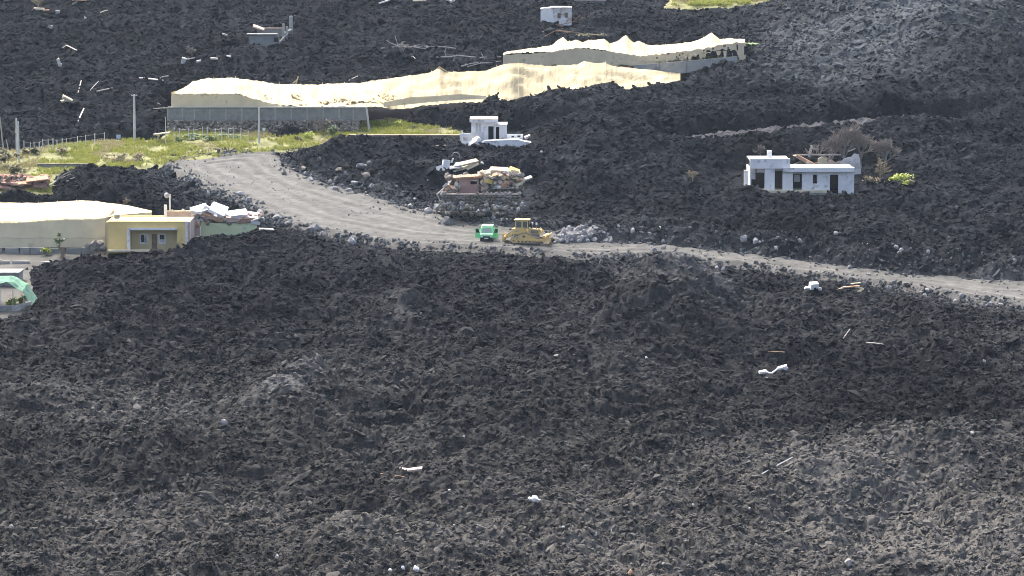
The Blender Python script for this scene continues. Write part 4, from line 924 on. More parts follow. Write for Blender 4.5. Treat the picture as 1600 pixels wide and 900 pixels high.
# --- small ruins at the top
S = Site('grey_ruin', 'grey-green roofless ruin with broken columns high on the left slope', 'ruin', 415, 74, lava=True)
S.poly('front_wall', M_BLOCK, [(389, 57), (433, 56), (436, 60), (437, 68), (420, 72), (410, 80), (389, 80)], 0, .3); S.part('roof_edge', M_CONC, (386, 433, 54.2, 56, -.3, 1.2)); S.part('back_wall', M_BLOCK, (400, 440, 47.5, 60, 3, 3.3)); S.part('back_cap', M_PINKP, (400, 440, 46.4, 47.4, 2.9, 3.4))
S.slab('slab', M_PINKP, 403, 46, 2, .25, 1.4, (.2, .35, .1), 2.5); S.part('column', M_CONC, (440.5, 444, 39, 66, .9, 1.3)); S.part('column', M_CONC, (451, 456.5, 27, 56, 1.1, 1.6), bevel=.1); S.part('column', M_CONC, (446, 449.5, 43, 62, .6, 1.0))
S.slab('slab', M_CONC, 443, 61, 2.2, .3, .9, (.1, -.8, 0), .4); S.slab('slab', M_BLOCK, 450, 52, 1.4, .5, 1, (.2, -.5, 0), .9); S.part('arch', M_DARK, (428, 435, 60, 67, -.03, .1))
S = Site('white_hut', 'small white box-shaped hut with brown burn marks near the top edge', 'hut', 870, 37, lava=True, rz=0)
b = MB().prism([(S.X(845), S.Z(40)), (S.X(864), S.Z(40)), (S.X(864), S.Z(14.5)), (S.X(845), S.Z(16.5))], 0, .2); b.v = [(x, y + (S.X(864) - x) * .35, z) for x, y, z in b.v]; b.build('side_wall', M_WHITE, S.o)
S.wall('front_wall', mat('burnt_white_paint', (.72, .72, .70), .85, .1, .8, .1, 9., (.25, .19, .14), .55, .45), 864.1, 893, 14, 41, [(871, 876, 22, 30), (882, 887, 21, 29)], 0, .2)
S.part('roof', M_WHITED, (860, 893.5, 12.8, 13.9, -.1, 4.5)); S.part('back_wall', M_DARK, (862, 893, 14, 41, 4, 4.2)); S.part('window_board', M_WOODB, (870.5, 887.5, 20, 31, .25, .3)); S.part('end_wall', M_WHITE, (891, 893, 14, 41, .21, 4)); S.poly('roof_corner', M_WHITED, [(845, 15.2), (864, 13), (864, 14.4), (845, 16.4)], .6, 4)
S = Site('roof_slab', 'flat grey-brown roof slab just showing at the top edge right of the white hut', 'ruin', 922, 5, lava=True)
S.part('slab', M_PINKP, (898, 947, -3, 2.6, 0, 5)); S.part('wall', M_BLOCK, (900, 945, 2.7, 9, .3, 4.6))
# slabs and terraces by the meadow
S = Site('terrace_platform', 'flat pale concrete platform with a rough stone front below the meadow', 'platform', 630, 240, Y=at(630, 237)[1])
S.poly('deck', M_CONC, [(592, 230.5), (696, 228.6), (702, 231.6), (700, 233.4), (565, 236)], 0, 2.5); S.lump('boulder', M_STONEP, 636, 227.5, .42, 1.0)
b = MB()
for _ in range(110): b.chunk((S.X(random.uniform(564, 640)), random.uniform(-.5, .2), S.Z(random.uniform(235, 244))), random.uniform(.18, .36))
b.build('stone_front', M_STONEP, S.o, kind='stuff')
S = Site('terrace_wall', 'long low brown stone terrace wall below the bright grass strip', 'wall', 640, 224, Y=at(640, 220)[1])
S.part('coping', mat('brown_earth', (.24, .19, .13), .95, .3, 1., .4, 6.), (545, 725, 210.8, 213.2, -.2, 1.2)); S.part('core', M_STONE, (548, 722, 213.3, 226, .2, 1))
b = MB()
for _ in range(330): b.chunk((S.X(random.uniform(546, 722)), random.uniform(-.1, .25), S.Z(random.uniform(213, 226))), random.uniform(.14, .26))
b.build('stones', M_STONE, S.o, kind='stuff')
# green shade-net shelter, lower left
S = Site('net_shelter', 'green shade-net shelter beside a grey block shed at the left edge', 'shelter', 10, 484, Y=at(10, 484)[1])
b = MB(); b.grid([[(S.X(u), y, S.Z(v + dv) + random.uniform(-.12, .12)) for u, v in ((-40, 436), (0, 437), (11, 436), (20, 440), (28, 446), (36, 449), (41, 458), (50, 472))] for y, dv in ((0, 5), (.7, 2.5), (1.8, 3.2), (3, 1), (5, 2))]); b.build('shade_net', M_GREENNET, S.o, thick=.015)
for u, v in ((0, 438), (20, 443), (37, 452)): MB().tube([(S.X(u), .3, S.Z(490)), (S.X(u), .3, S.Z(v + 10))], .05).build('post', M_POLE, S.o)
S.part('front_curb', M_BLOCK, (-40, 26, 477, 488, -.4, -.1)); S.poly('curb', M_CONC, [(20, 478), (50, 470), (51, 473), (28, 486), (20, 488)], -.5, -.2)
S = Site('block_shed', 'low grey block shed behind the green shade net at the left edge', 'shed', 8, 440, Y=at(8, 446)[1])
S.wall('wall', M_BLOCK, -40, 29.5, 427.5, 450, [(17, 20, 430, 438)], 0, .25); S.part('roof', M_BLOCK, (-40, 31, 425.5, 427.4, -.2, 4)); S.part('side_wall', M_CONC, (27, 29.5, 427.6, 450, .26, 3.6)); S.part('back', M_DARK, (-40, 26.9, 427.6, 450, 2, 2.2))
# red rubble of a collapsed roof, upper left
S = Site('red_ruin', 'collapsed red-brown tiled roof and broken brick at the left edge', 'ruin', 35, 297, Y=at(35, 297)[1])
for u, v, L_, rot in ((15, 284, 2.4, (.3, .05, .1)), (35, 285, 2.6, (.35, -.05, 0)), (56, 280, 2.6, (.3, -.08, .1)), (62, 288, 1.8, (.5, .1, .2)), (8, 290, 2.0, (.4, .1, 0)), (44, 292, 2.0, (.5, -.2, .1)), (28, 294, 1.7, (.6, .1, .2)), (66, 279, 1.6, (.2, -.1, .2))):
    S.slab('roof_piece', random.choice((M_TERRA, M_REDR, M_BRICK)), u, v, L_, .2, 1.8, rot, random.uniform(.2, 1.2))
for _ in range(70): S.lump('rubble', random.choice((M_REDR, M_STONE, M_PINKP, M_WOODB, M_STONEP)), random.uniform(-4, 74), random.uniform(276, 298), random.uniform(.15, .38), random.uniform(0, 2))
b = MB()
for _ in range(120): b.chunk((S.X(random.uniform(-20, 72)), random.uniform(.8, 3), S.Z(random.uniform(278, 300))), random.uniform(.3, .6))
b.build('rubble_mass', M_REDR, S.o, kind='stuff')
# low retaining wall by the meadow
S = Site('retaining_wall', 'low dark-topped concrete retaining wall along the meadow edge, left', 'wall', 95, 262, Y=at(95, 262)[1])
for a, c in ((58.4, 86), (86.4, 112), (112.4, 136)): S.part('wall_panel', M_BLOCK, (a, c, 257, 272, 0, .3))
S.part('coping', M_STONE, (58, 137, 255.8, 256.9, -.1, .4))

# ================================================================ vehicles
# --- green van facing the camera, both doors open
S = Site('green_van', 'small bright green van parked on the track with both front doors open', 'van', 760, 378, rz=math.radians(-4))
K = S.k; W = .84; H = 1.95; Ln = 3.9
b = MB()
sec = [(0.0, .34), (-.06, .62), (.02, .98), (.30, 1.12), (.72, 1.80), (1.0, 1.93), (3.3, 1.95), (3.75, 1.7), (3.9, 1.0), (3.9, .34)]   # (y, z) outline seen from the side
def side(x, inset): return [(x * (1 - inset * max(0, z - 1.1) / .9), y, z) for y, z in sec]
L_, R_ = side(-W, .12), side(W, .12); n0 = len(sec); b.v = L_ + R_; b.f = [tuple(range(n0)), tuple(range(2 * n0 - 1, n0 - 1, -1))] + [(i, (i + 1) % n0, n0 + (i + 1) % n0, n0 + i)[::-1] for i in range(n0)]
body = b.build('body', M_VAN, S.o, bevel=.05)
MB().hexa([(-.66, .29, 1.17), (.66, .29, 1.17), (.66, .35, 1.17), (-.66, .35, 1.17), (-.60, .655, 1.74), (.60, .655, 1.74), (.60, .72, 1.74), (-.60, .72, 1.74)]).build('windscreen', mat('windscreen_glass', (.20, .27, .25), .15, .15, 1.), S.o)
MB().box(-.74, .74, .8, 3.5, 1.952, 1.99).build('roof_panel', M_VANP, S.o, bevel=.02)
MB().box(-.70, .70, -.075, -.045, .80, 1.02).build('bonnet_band', M_VANP, S.o, bevel=.02)
MB().box(-.80, .80, -.16, -.04, .36, .58).build('bumper', M_RUBBER, S.o, bevel=.03); MB().box(-.45, .45, -.085, -.062, .60, .74).build('grille', M_RUBBER, S.o)
MB().box(-.26, .26, -.19, -.165, .42, .55).build('number_plate', M_PLATE, S.o)
for s_ in (-1, 1):
    MB().tube([(s_ * .6, -.09, .72), (s_ * .6, -.04, .72)], .11, seg=12).build('headlight', M_PLATE, S.o)
    w = MB().tube([(s_ * .86, .62, .31), (s_ * .66, .62, .31)], .31, seg=18).build('wheel', M_RUBBER, S.o); MB().tube([(s_ * .87, .62, .31), (s_ * .85, .62, .31)], .18, seg=14).build('rim', M_METAL, w)
    MB().tube([(s_ * .84, 3.1, .31), (s_ * .66, 3.1, .31)], .31, seg=18).build('wheel', M_RUBBER, S.o)
    a = math.radians(62); dx, dy = s_ * math.sin(a), math.cos(a); hx, hy = s_ * .86, .42
    def dp(t, z, o_=0): return (hx + dx * t + s_ * o_ * dy * .0, hy + dy * t * .55 + o_, z)
    lean = .0
    d_ = MB().hexa([dp(0, .45, 0), dp(.72, .45, 0), dp(.72, .45, .06), dp(0, .45, .06), dp(0, 1.12, 0), dp(.72, 1.12, 0), dp(.72, 1.12, .06), dp(0, 1.12, .06)]); dr = d_.build('door', M_VAN, S.o)
    fr = MB()
    for p_, q_ in ((dp(.02, 1.12, .03), dp(.25, 1.72, .03)), (dp(.25, 1.72, .03), dp(.68, 1.72, .03)), (dp(.68, 1.72, .03), dp(.70, 1.12, .03))): fr.tube([p_, q_], .035, seg=5)
    fr.build('window_frame', M_VAN, dr)
    MB().quad(dp(.06, 1.14, .03), dp(.68, 1.14, .03), dp(.66, 1.70, .03), dp(.26, 1.70, .03)).build('window', M_GLASS, dr)
# --- bulldozer
S = Site('bulldozer', 'dusty yellow bulldozer with blade to the right, parked beside the green van', 'bulldozer', 822, 378.5, rz=math.radians(-9), sink=.12)
def dz_track(y0, y1):
    pts = [(-1.55, .12), (1.75, .12), (2.05, .35), (1.95, .75), (1.6, .85), (.1, 1.45), (-.35, 1.38), (-1.75, .78), (-1.85, .35)]
    t = MB().prism([(x, z) for x, z in pts], y0 + .05, y1 - .05).build('track_frame', M_CAT, S.o)
    P = np.array(pts + [pts[0]]); seg = np.hypot(*np.diff(P, axis=0).T); cum = np.r_[0, np.cumsum(seg)]; n = 44
    for i in range(n):
        d = cum[-1] * i / n; j = min(int(np.searchsorted(cum, d, 'right')) - 1, len(seg) - 1); q = P[j] + (P[j + 1] - P[j]) * (d - cum[j]) / seg[j]; a = math.atan2(*(P[j + 1] - P[j])[::-1])
        MB().box(q[0] - .1, q[0] + .1, y0, y1, q[1] - .045, q[1] + .045, (0, -a, 0)).build('track_shoe', M_STEEL, S.o)
    ysd = y0 - .03 if y0 < 0 else y1 + .03
    for c, r, m in (((-.1, 1.0), .40, M_CAT), ((1.62, .46), .30, M_STEEL), ((-1.45, .46), .30, M_CAT), ((-.8, .32), .14, M_STEEL), ((-.3, .32), .14, M_STEEL), ((.2, .32), .14, M_STEEL), ((.7, .32), .14, M_STEEL), ((1.15, .32), .14, M_STEEL)):
        w = MB().disc(c, r, min(ysd, y0 + .1), max(ysd, y1 - .1)).build('sprocket' if r == .40 else ('idler' if r == .30 else 'roller'), m, S.o)
        if r > .2: MB().disc(c, r * .45, ysd - .03, ysd + .03, 12).build('hub', M_STEEL if m is M_CAT else M_CAT, w)
dz_track(-1.25, -.7); dz_track(.7, 1.25)
MB().box(-1.5, 1.7, -.69, .69, .55, 1.25).build('chassis', M_STEEL, S.o)
MB().prism([(-.9, 1.2), (.2, 1.2), (.5, 1.5), (-.2, 1.95), (-1.75, 1.95), (-1.9, 1.6), (-1.6, 1.2)], -.72, .72).build('rear_body', M_CAT, S.o, bevel=.05)
MB().prism([(.35, 1.2), (2.0, 1.2), (2.05, 1.85), (.35, 2.05)], -.5, .5).build('engine_hood', M_CAT, S.o, bevel=.06)
MB().box(.7, 1.7, -.515, -.502, 1.35, 1.75).build('hood_grille', M_STEEL, S.o)
MB().wall(-1.35, .35, 1.96, 3.0, [(-1.2, -.5, 2.1, 2.9), (-.35, .25, 2.1, 2.9)], -.72, -.66).build('cab_side', M_CAT, S.o); MB().wall(-1.35, .35, 1.96, 3.0, [(-1.2, -.5, 2.1, 2.9), (-.35, .25, 2.1, 2.9)], .66, .72).build('cab_side', M_CAT, S.o)
cg = mat('cab_glass', (.10, .13, .12), .12, .1, 1.)
for a, c in ((-1.2, -.5), (-.35, .25)): MB().box(a, c, -.70, -.68, 2.1, 2.9).build('cab_window', cg, S.o)
MB().box(-1.35, -1.3, -.655, .655, 1.96, 3.0).build('cab_rear', M_CAT, S.o); MB().box(.30, .35, -.655, .655, 1.96, 3.0).build('cab_front', cg, S.o); MB().box(-.3, .1, -.3, .3, 1.97, 2.5).build('driver_seat', M_RUBBER, S.o)
MB().box(-1.5, .5, -.8, .8, 3.01, 3.16).build('cab_roof', M_CAT, S.o, bevel=.05); MB().tube([(-.5, 0, 3.16), (-.5, 0, 3.32)], .07, seg=8).build('beacon', mat('amber_lens', (.6, .3, .05), .3), S.o)
for x, z1 in ((.85, 2.75), (1.4, 2.7)):
    e = MB().tube([(x, -.15, 1.9), (x, -.15, z1)], .09, seg=10).build('exhaust_stack', M_STEEL, S.o); MB().tube([(x, -.15, z1 - .25), (x, -.15, z1 + .02)], .12, seg=10).build('stack_cap', M_PLATE, e)
MB().tube([(.75, -.1, 2.0), (.75, -.1, 2.7)], .14, seg=10).build('air_cleaner', M_RUBBER, S.o)
b = MB(); n = 10                                   # curved blade, angled
arc = [(2.75 + .28 * math.cos(math.pi * (i / n - .5) * 1.1) * -1 + .28, .12 + 1.15 * i / n) for i in range(n + 1)]
for s_ in (-1.75, 1.75): pass
b.v = [(x, s_, z) for s_ in (-1.75, 1.75) for x, z in arc] + [(x + .08, s_, z) for s_ in (-1.75, 1.75) for x, z in arc]; m1 = n + 1
for i in range(n):
    b.f += [(i, i + 1, m1 + i + 1, m1 + i), (2 * m1 + i + 1, 2 * m1 + i, 3 * m1 + i, 3 * m1 + i + 1), (i, 2 * m1 + i, 2 * m1 + i + 1, i + 1), (m1 + i + 1, 3 * m1 + i + 1, 3 * m1 + i, m1 + i)]
b.f += [(0, m1, 3 * m1, 2 * m1), (n, 2 * m1 + n, 3 * m1 + n, m1 + n)]
o = b.build('blade', M_CAT, S.o, bevel=0); MB().box(2.5, 2.75, -1.7, 1.7, 1.0, 1.2).build('blade_rib', M_CAT, o); MB().box(2.95, 3.1, -1.75, 1.75, .04, .14).build('cutting_edge', M_STEEL, o)
for s_ in (-1, 1):
    MB().hexa([(-.2, s_ * 1.32 - .07, .42), (2.7, s_ * 1.32 - .07, .38), (2.7, s_ * 1.32 + .07, .38), (-.2, s_ * 1.32 + .07, .42), (-.2, s_ * 1.32 - .07, .62), (2.7, s_ * 1.32 - .07, .70), (2.7, s_ * 1.32 + .07, .70), (-.2, s_ * 1.32 + .07, .62)]).build('push_arm', M_CAT, S.o)
    c_ = MB().tube([(1.75, s_ * .6, 2.0), (2.25, s_ * .6, 1.45)], .10, seg=8).build('lift_cylinder', M_CAT, S.o); MB().tube([(2.2, s_ * .6, 1.5), (2.62, s_ * .6, 1.0)], .05, seg=8).build('piston_rod', M_PLATE, c_)
MB().hexa([(-1.8, -.5, .9), (-1.7, -.5, 1.4), (-1.7, .5, 1.4), (-1.8, .5, .9), (-2.9, -.5, .55), (-2.7, -.5, 1.05), (-2.7, .5, 1.05), (-2.9, .5, .55)]).build('ripper_frame', M_CAT, S.o)
MB().box(-3.0, -2.6, -1.0, 1.0, .62, .98, (0, .2, 0)).build('ripper_beam', M_CAT, S.o, bevel=.04)
for y in (-.85, 0, .85): MB().hexa([(-3.0, y - .06, .7), (-2.75, y - .06, .7), (-2.75, y + .06, .7), (-3.0, y + .06, .7), (-3.0, y - .06, 1.25), (-2.8, y - .06, 1.25), (-2.8, y + .06, 1.25), (-3.0, y + .06, 1.25)]).prism([(-3.0, .7), (-2.75, .7), (-2.85, .2), (-3.1, .12)], y - .06, y + .06).build('ripper_shank', M_CAT, S.o)
for s_ in (-1, 1): MB().tube([(-1.85, s_ * .35, 1.5), (-2.7, s_ * .35, 1.0)], .09, seg=8).build('ripper_cylinder', M_STEEL, S.o)

# ================================================================ poles, fences, signs
def pole(u, v0, v1, r, label, name='utility_pole', lean=0, arm=False, m=M_POLE, cat='pole', extra=None):
    S = Site(name, label, cat, u, v1, Y=at(u, v1)[1] if v1 < 400 else None); h = (v1 - v0) * S.k; dx = lean * S.k
    MB().tube([(0, 0, -.6), (dx * .5, 0, h * .5), (dx, 0, h)], r, r * .7, seg=8).build('shaft', m, S.o)
    if arm: MB().box(dx - .45, dx + .45, -.06, .06, h - .22, h - .1).build('crossarm', m, S.o); [MB().tube([(dx + s_ * .38, 0, h - .1), (dx + s_ * .38, 0, h + .06)], .05, seg=6).build('insulator', M_METAL, S.o) for s_ in (-1, 1)]
    return S
pole(210.5, 148, 220, .20, 'tall pale utility pole with a short crossarm, left of the block wall', arm=True)
pole(405, 168, 222, .17, 'pale utility pole standing in front of the grey block wall'); pole(577.5, 167, 205, .17, 'leaning pale pole at the meadow strip below the crushed greenhouse', lean=-5)
pole(259, 183, 226, .08, 'thin light pole in the meadow beside the tilted white canopy')
pole(26.5, 185, 244, .17, 'paired pale pole, the taller one, at the left edge'); pole(29.5, 190, 252, .15, 'paired pale pole, the shorter one, at the left edge')
pole(6, 178, 236, .12, 'slim grey pole leaning left at the very left edge', lean=-6, m=M_CONC); pole(14, 218, 236, .1, 'short leaning grey post beside the slim pole at the left edge', lean=-4, m=M_CONC, name='post', cat='post')
S = Site('street_sign', 'small white round sign on a thin post beside the block wall pole', 'sign', 412.5, 221); MB().tube([(0, 0, -.4), (0, 0, S.Z(203))], .05, seg=6).build('post', M_POLE, S.o); MB().disc((0, S.Z(202)), .24, -.03, .03, 14).build('sign_plate', M_WHITE, S.o)
S = Site('street_sign', 'small pale blue sign on a post near the tall utility pole', 'sign', 185, 222); MB().tube([(0, 0, -.4), (0, 0, S.Z(214))], .05, seg=6).build('post', M_POLE, S.o); S.part('sign_plate', M_BLUE, (182, 188.6, 210.6, 216.5, -.06, -.01))
S = Site('tilted_canopy', 'tilted pale canopy roof on a single post beside the block wall', 'canopy', 252, 222); MB().box(-1.15, 1.35, -.5, .8, S.Z(209.5), S.Z(207.8), (0, -.12, .1)).build('roof', M_CREAM, S.o); MB().tube([(S.X(247), 0, -.5), (S.X(247), 0, S.Z(209))], .09, seg=6).build('post', M_POLE, S.o); MB().box(-1.0, -.2, -.3, .3, S.Z(212), S.Z(209.6), (0, .5, 0)).build('brace', M_CREAM, S.o)
def fence(label, posts, h, rails=True):
    u0, v0 = posts[0]; p0 = at(u0, v0); e = empty_at('post_fence', p0, label, 'fence'); tops = []
    for u, v in posts:
        p = at(u, v); hh = h * random.uniform(.85, 1.1); q = p + np.array([random.uniform(-.12, .12), 0, hh]); MB().tube([p - [0, 0, .4], q], .075, .06, seg=5).build('post', M_POLE, e, wld=True); tops.append((p, q))
    if rails:
        for f in (.45, .9):
            MB().tube([p + (q - p) * f for p, q in tops], .012, seg=3).build('wire', M_METAL, e, wld=True)
fence('row of pale concrete fence posts beneath the grey block wall', [(272 + i * 10.5 + random.uniform(-2.5, 2.5), 219.5 + .2 * math.sin(i)) for i in range(11)] + [(388, 220)], 1.9)
fence('line of grey fence posts along the lane at the far left', [(38, 239), (47, 238.5), (54, 238), (61, 237.5), (68, 237), (76, 236), (83, 235.5), (90, 234.5), (97, 233.5), (104, 232.5), (121, 229.5), (134, 228), (148, 226), (164, 223)], 1.75)

# ================================================================ plants
def leafy(S, m, n, rx, ry, rz, size, name='foliage', zc=None, seed=0):
    rs = random.Random(seed); b = MB(); zc = rz if zc is None else zc
    cl = [(rs.gauss(0, .45) * rx, rs.gauss(0, .45) * ry, zc + rs.uniform(-.6, .7) * rz, rs.uniform(.25, .5)) for _ in range(max(5, n // 40))]
    for _ in range(n):
        c = rs.choice(cl); x, y, z = c[0] + rs.gauss(0, c[3] * rx * .5), c[1] + rs.gauss(0, c[3] * ry * .5), max(.02, c[2] + rs.gauss(0, c[3] * rz * .5))
        a, t, s_ = rs.uniform(0, 6.28), rs.uniform(-.9, .9), size * rs.uniform(.6, 1.3); ux, uy, uz = math.cos(a) * math.cos(t), math.sin(a) * math.cos(t), math.sin(t); wx, wy = -math.sin(a) * .4, math.cos(a) * .4
        n0 = len(b.v); b.v += [(x, y, z), (x + (ux * .5 + wx) * s_, y + (uy * .5 + wy) * s_, z + uz * .5 * s_), (x + ux * s_, y + uy * s_, z + uz * s_ - .1 * s_), (x + (ux * .5 - wx) * s_, y + (uy * .5 - wy) * s_, z + uz * .5 * s_)]; b.f.append((n0, n0 + 1, n0 + 2, n0 + 3))
    return b.build(name, m, S.o)
def shrub(u, v, w, h, m, label, n=260, lava=False, size=.3, group=None, cat='shrub', name='shrub'):
    S = Site(name, label, cat, u, v, lava=lava, group=group); rx, rz = w * S.k / 2, h * S.k / 2
    leafy(S, m, n, rx, rx * .8, rz, size, seed=int(u * 7 + v)); b = MB()
    for i in range(4): a = i * 1.6; b.tube([(0, 0, -.2), (math.cos(a) * rx * .4, math.sin(a) * rx * .4, rz * 1.2)], .04, .015, seg=4)
    b.build('stems', M_DEAD, S.o); return S
shrub(328, 221, 26, 9, M_LEAF, 'round dark green shrub in the middle of the fence row under the block wall'); shrub(277, 222, 14, 8, M_LEAF, 'small green shrub at the left end of the fence row'); shrub(300, 217, 30, 9, M_LEAFB, 'low bright green bush behind the fence posts', 300); shrub(355, 216, 30, 7, M_LEAF, 'wide low green bush behind the fence, right part')
shrub(437, 203, 26, 8, M_LEAF, 'green weeds growing on the stone terrace right of the wall pole', 200); shrub(465, 220, 14, 8, M_SCRUB, 'pale grey-green shrub at the right end of the meadow lane'); shrub(507, 208, 14, 20, M_SCRUB, 'tall wispy scrub left of the leaning pole', 220); shrub(520, 214, 22, 22, M_LEAF, 'tall dark thicket left of the leaning pole', 260); shrub(484, 217, 20, 12, M_LEAFY, 'yellow-green bush at the meadow corner left of the thicket', 220)
shrub(545, 192, 15, 9, M_SCRUB, 'round pale shrub below the right end of the block wall'); shrub(595, 196, 40, 9, M_LEAFY, 'long bright green bank of weeds right of the leaning pole', 420); shrub(645, 201, 12, 5, M_SCRUB, 'small pale tuft at the edge of the upper grass strip', 120)
for u, v, w, h, lab in ((8, 262, 40, 26, 'large grey-green scrub mass at the left edge above the red roof ruin'), (2, 246, 26, 16, 'olive scrub at the left edge below the leaning grey pole'), (22, 272, 26, 16, 'dry olive scrub just above the red-brown ruin'), (46, 241, 18, 10, 'grey-green bush right of the paired poles')):
    shrub(u, v, w, h, M_SCRUB, lab, 420, size=.38)
shrub(185, 252, 34, 14, mat('dry_weeds', (.27, .23, .15), .9, .3, 1.), 'pale dry weeds at the lower edge of the meadow', 320); shrub(215, 250, 34, 12, MATS['dry_weeds'], 'dry straw-coloured weeds right of the first clump in the meadow', 320); shrub(95, 240, 26, 8, MATS['dry_weeds'], 'brownish dry tuft at the meadow by the left fence', 200); shrub(350, 236, 32, 6, M_SCRUB, 'dark weeds in the yellow-green meadow by the road top', 220)
shrub(72, 398, 14, 12, M_LEAFY, 'small bright green plant by the footing wall left of the dark post', 160); shrub(40, 452, 18, 10, M_LEAFY, 'yellow-green bush at the top right of the green net', 200, size=.35); shrub(18, 474, 22, 10, M_LEAFY, 'yellow plants under the green net, left clump', 220, size=.35); shrub(36, 474, 16, 14, M_LEAFY, 'yellow-green plants under the green net, right clump', 200, size=.35)
shrub(1405, 289, 34, 16, M_LEAFY, 'bright yellow-green bush right of the white bungalow', 420, lava=True, size=.35); shrub(1370, 287, 34, 10, MATS['dry_weeds'], 'pale withered bush between the bungalow and the green bush', 260, lava=True); shrub(1425, 289, 12, 8, MATS['dry_weeds'], 'withered tan tuft at the right of the bright green bush', 120, lava=True)
shrub(925, 60, 40, 6, M_SCRUB, 'low grey-green weeds on the lava above the peaked greenhouse roof', 220, lava=True)
def banana(u, v, n, L_, label, Y=None, lean=1):
    S = Site('banana_plant', label, 'plant', u, v, Y=Y, lava=Y is None)
    MB().tube([(0, 0, -.3), (.05, 0, L_ * .5)], .10, .06, seg=6).build('stem', M_LEAFB, S.o)
    for i in range(n):
        a = random.uniform(0, 6.28); b = MB(); P = []
        for j in range(6):
            t = j / 5; r = L_ * t; z = L_ * .5 + L_ * (1.0 * t - .85 * t * t); w = .24 * math.sin(math.pi * min(.97, t * .9 + .08)); x, y = math.cos(a) * r, math.sin(a) * r
            P.append([(x - math.sin(a) * w, y + math.cos(a) * w, z - .08), (x, y, z), (x + math.sin(a) * w, y - math.cos(a) * w, z - .08)])
        b.grid(P).build('leaf', M_LEAFB, S.o)
for i, (u, v, l) in enumerate(((1174, 80, 'banana plant sticking out past the right end of the upper greenhouse'), (1068, 112, 'banana plant leaning over the low wall, left of its twin'), (1084, 109, 'banana plant leaning over the low wall, right of its twin'))): banana(u, v, 8, 1.6, l)
for i, u in enumerate((960, 985, 1010, 1040, 1066, 1090, 1108, 1124, 1140)):
    S = Site('banana_plant', 'banana plant behind the torn side of the upper greenhouse, number %d from the left' % (i + 1) if False else ['leftmost of the banana plants behind the torn greenhouse side', 'second banana plant from the left behind the torn greenhouse side', 'third banana plant from the left behind the torn greenhouse side', 'fourth banana plant from the left behind the torn greenhouse side', 'middle banana plant of the nine behind the torn greenhouse side', 'fourth banana plant from the right behind the torn greenhouse side', 'third banana plant from the right behind the torn greenhouse side', 'second banana plant from the right behind the torn greenhouse side', 'rightmost of the banana plants behind the torn greenhouse side'][i], 'plant', u, 98, Y=569.5, group='banana plants in the upper greenhouse')
    MB().tube([(0, 0, -.8), (.05, 0, 1.0)], .11, .07, seg=6).build('stem', M_LEAFB, S.o)
    for j in range(7):
        a = random.uniform(0, 6.28); b = MB(); P = []
        for q in range(5):
            t = q / 4; r = 1.5 * t; z = .9 + 1.2 * t - 1.5 * t * t; w = .25 * math.sin(math.pi * min(.97, t * .9 + .08)); x, y = math.cos(a) * r, math.sin(a) * r * .6
            P.append([(x - math.sin(a) * w, y + math.cos(a) * w, z - .08), (x, y, z), (x + math.sin(a) * w, y - math.cos(a) * w, z - .08)])
        b.grid(P).build('leaf', random.choice((M_LEAFB, M_LEAF)), S.o)
S = Site('sapling', 'thin green sapling in front of the pale net wall beside the dark post', 'plant', 92, 388, Y=441.6)
MB().tube([(0, 0, -.4), (.05, 0, .9), (.3, 0, 2.0)], .05, .02, seg=5).build('stem', M_LEAF, S.o); b = leafy(S, M_LEAF, 120, .7, .4, .25, .3, zc=1.0, seed=5); b = leafy(S, M_LEAF, 60, .2, .2, .4, .25, zc=1.8, seed=6, name='top_foliage'); leafy(S, M_LEAF, 60, .3, .2, .3, .25, zc=.2, seed=8, name='low_foliage')
S = Site('post', 'short dark wooden post standing in front of the footing wall', 'post', 98, 406, Y=440); S.part('shaft', M_WOODB, (95.5, 100.5, 386, 412, 0, .35))
# dead trees
def branch_tree(S, h, spread, m, seed, levels=4, name='branches', trunk_r=.2, lean=(0, 0), up_=.7, twigs=3):
    rs = random.Random(seed); tb, bb = MB(), MB()
    def grow(p, d, l, r, lev):
        q = p + d * l; mid = (p + q) / 2 + np.array([rs.gauss(0, .05), rs.gauss(0, .05), rs.gauss(0, .03)]) * l
        (tb if lev == 0 else bb).tube([p, mid, q], r, r * .65, seg=5 if lev < 2 else 3, cap=lev < 2)
        if lev >= levels: return
        for i in range(twigs + (lev == 0) * 2):
            nd = d * .75 + np.array([rs.gauss(0, spread), rs.gauss(0, spread), rs.gauss(up_ * .4, .25)]); nd /= np.linalg.norm(nd) + 1e-6
            grow(p + (q - p) * rs.uniform(.45, 1), nd, l * rs.uniform(.5, .8), max(.03, r * .6), lev + 1)
    d0 = np.array([lean[0], lean[1], 1.0]); d0 /= np.linalg.norm(d0)
    grow(np.array([0, 0, -.3]), d0, h * .42, trunk_r, 0); tb.build('trunk', m, S.o); bb.build(name, m, S.o)
for u, v, h, sp, m, lab, sd_, tw, lv in ((1318, 262, 7.5, .5, M_DEAD, 'large bare dead tree spreading behind the white bungalow', 3, 4, 5), (1296, 262, 6.0, .5, M_DEAD, 'smaller bare dead tree left of the large one behind the bungalow', 8, 5, 4), (1345, 260, 5.6, .45, M_DEAD, 'greyish dead tree at the right behind the white bungalow', 16, 4, 5), (1384, 262, 5.2, .5, M_DEAD, 'wide low dead tree furthest right behind the white bungalow', 24, 4, 5)):
    S = Site('dead_tree', lab, 'tree', u, v, Y=495); branch_tree(S, h, sp, m, sd_, lv, twigs=tw)
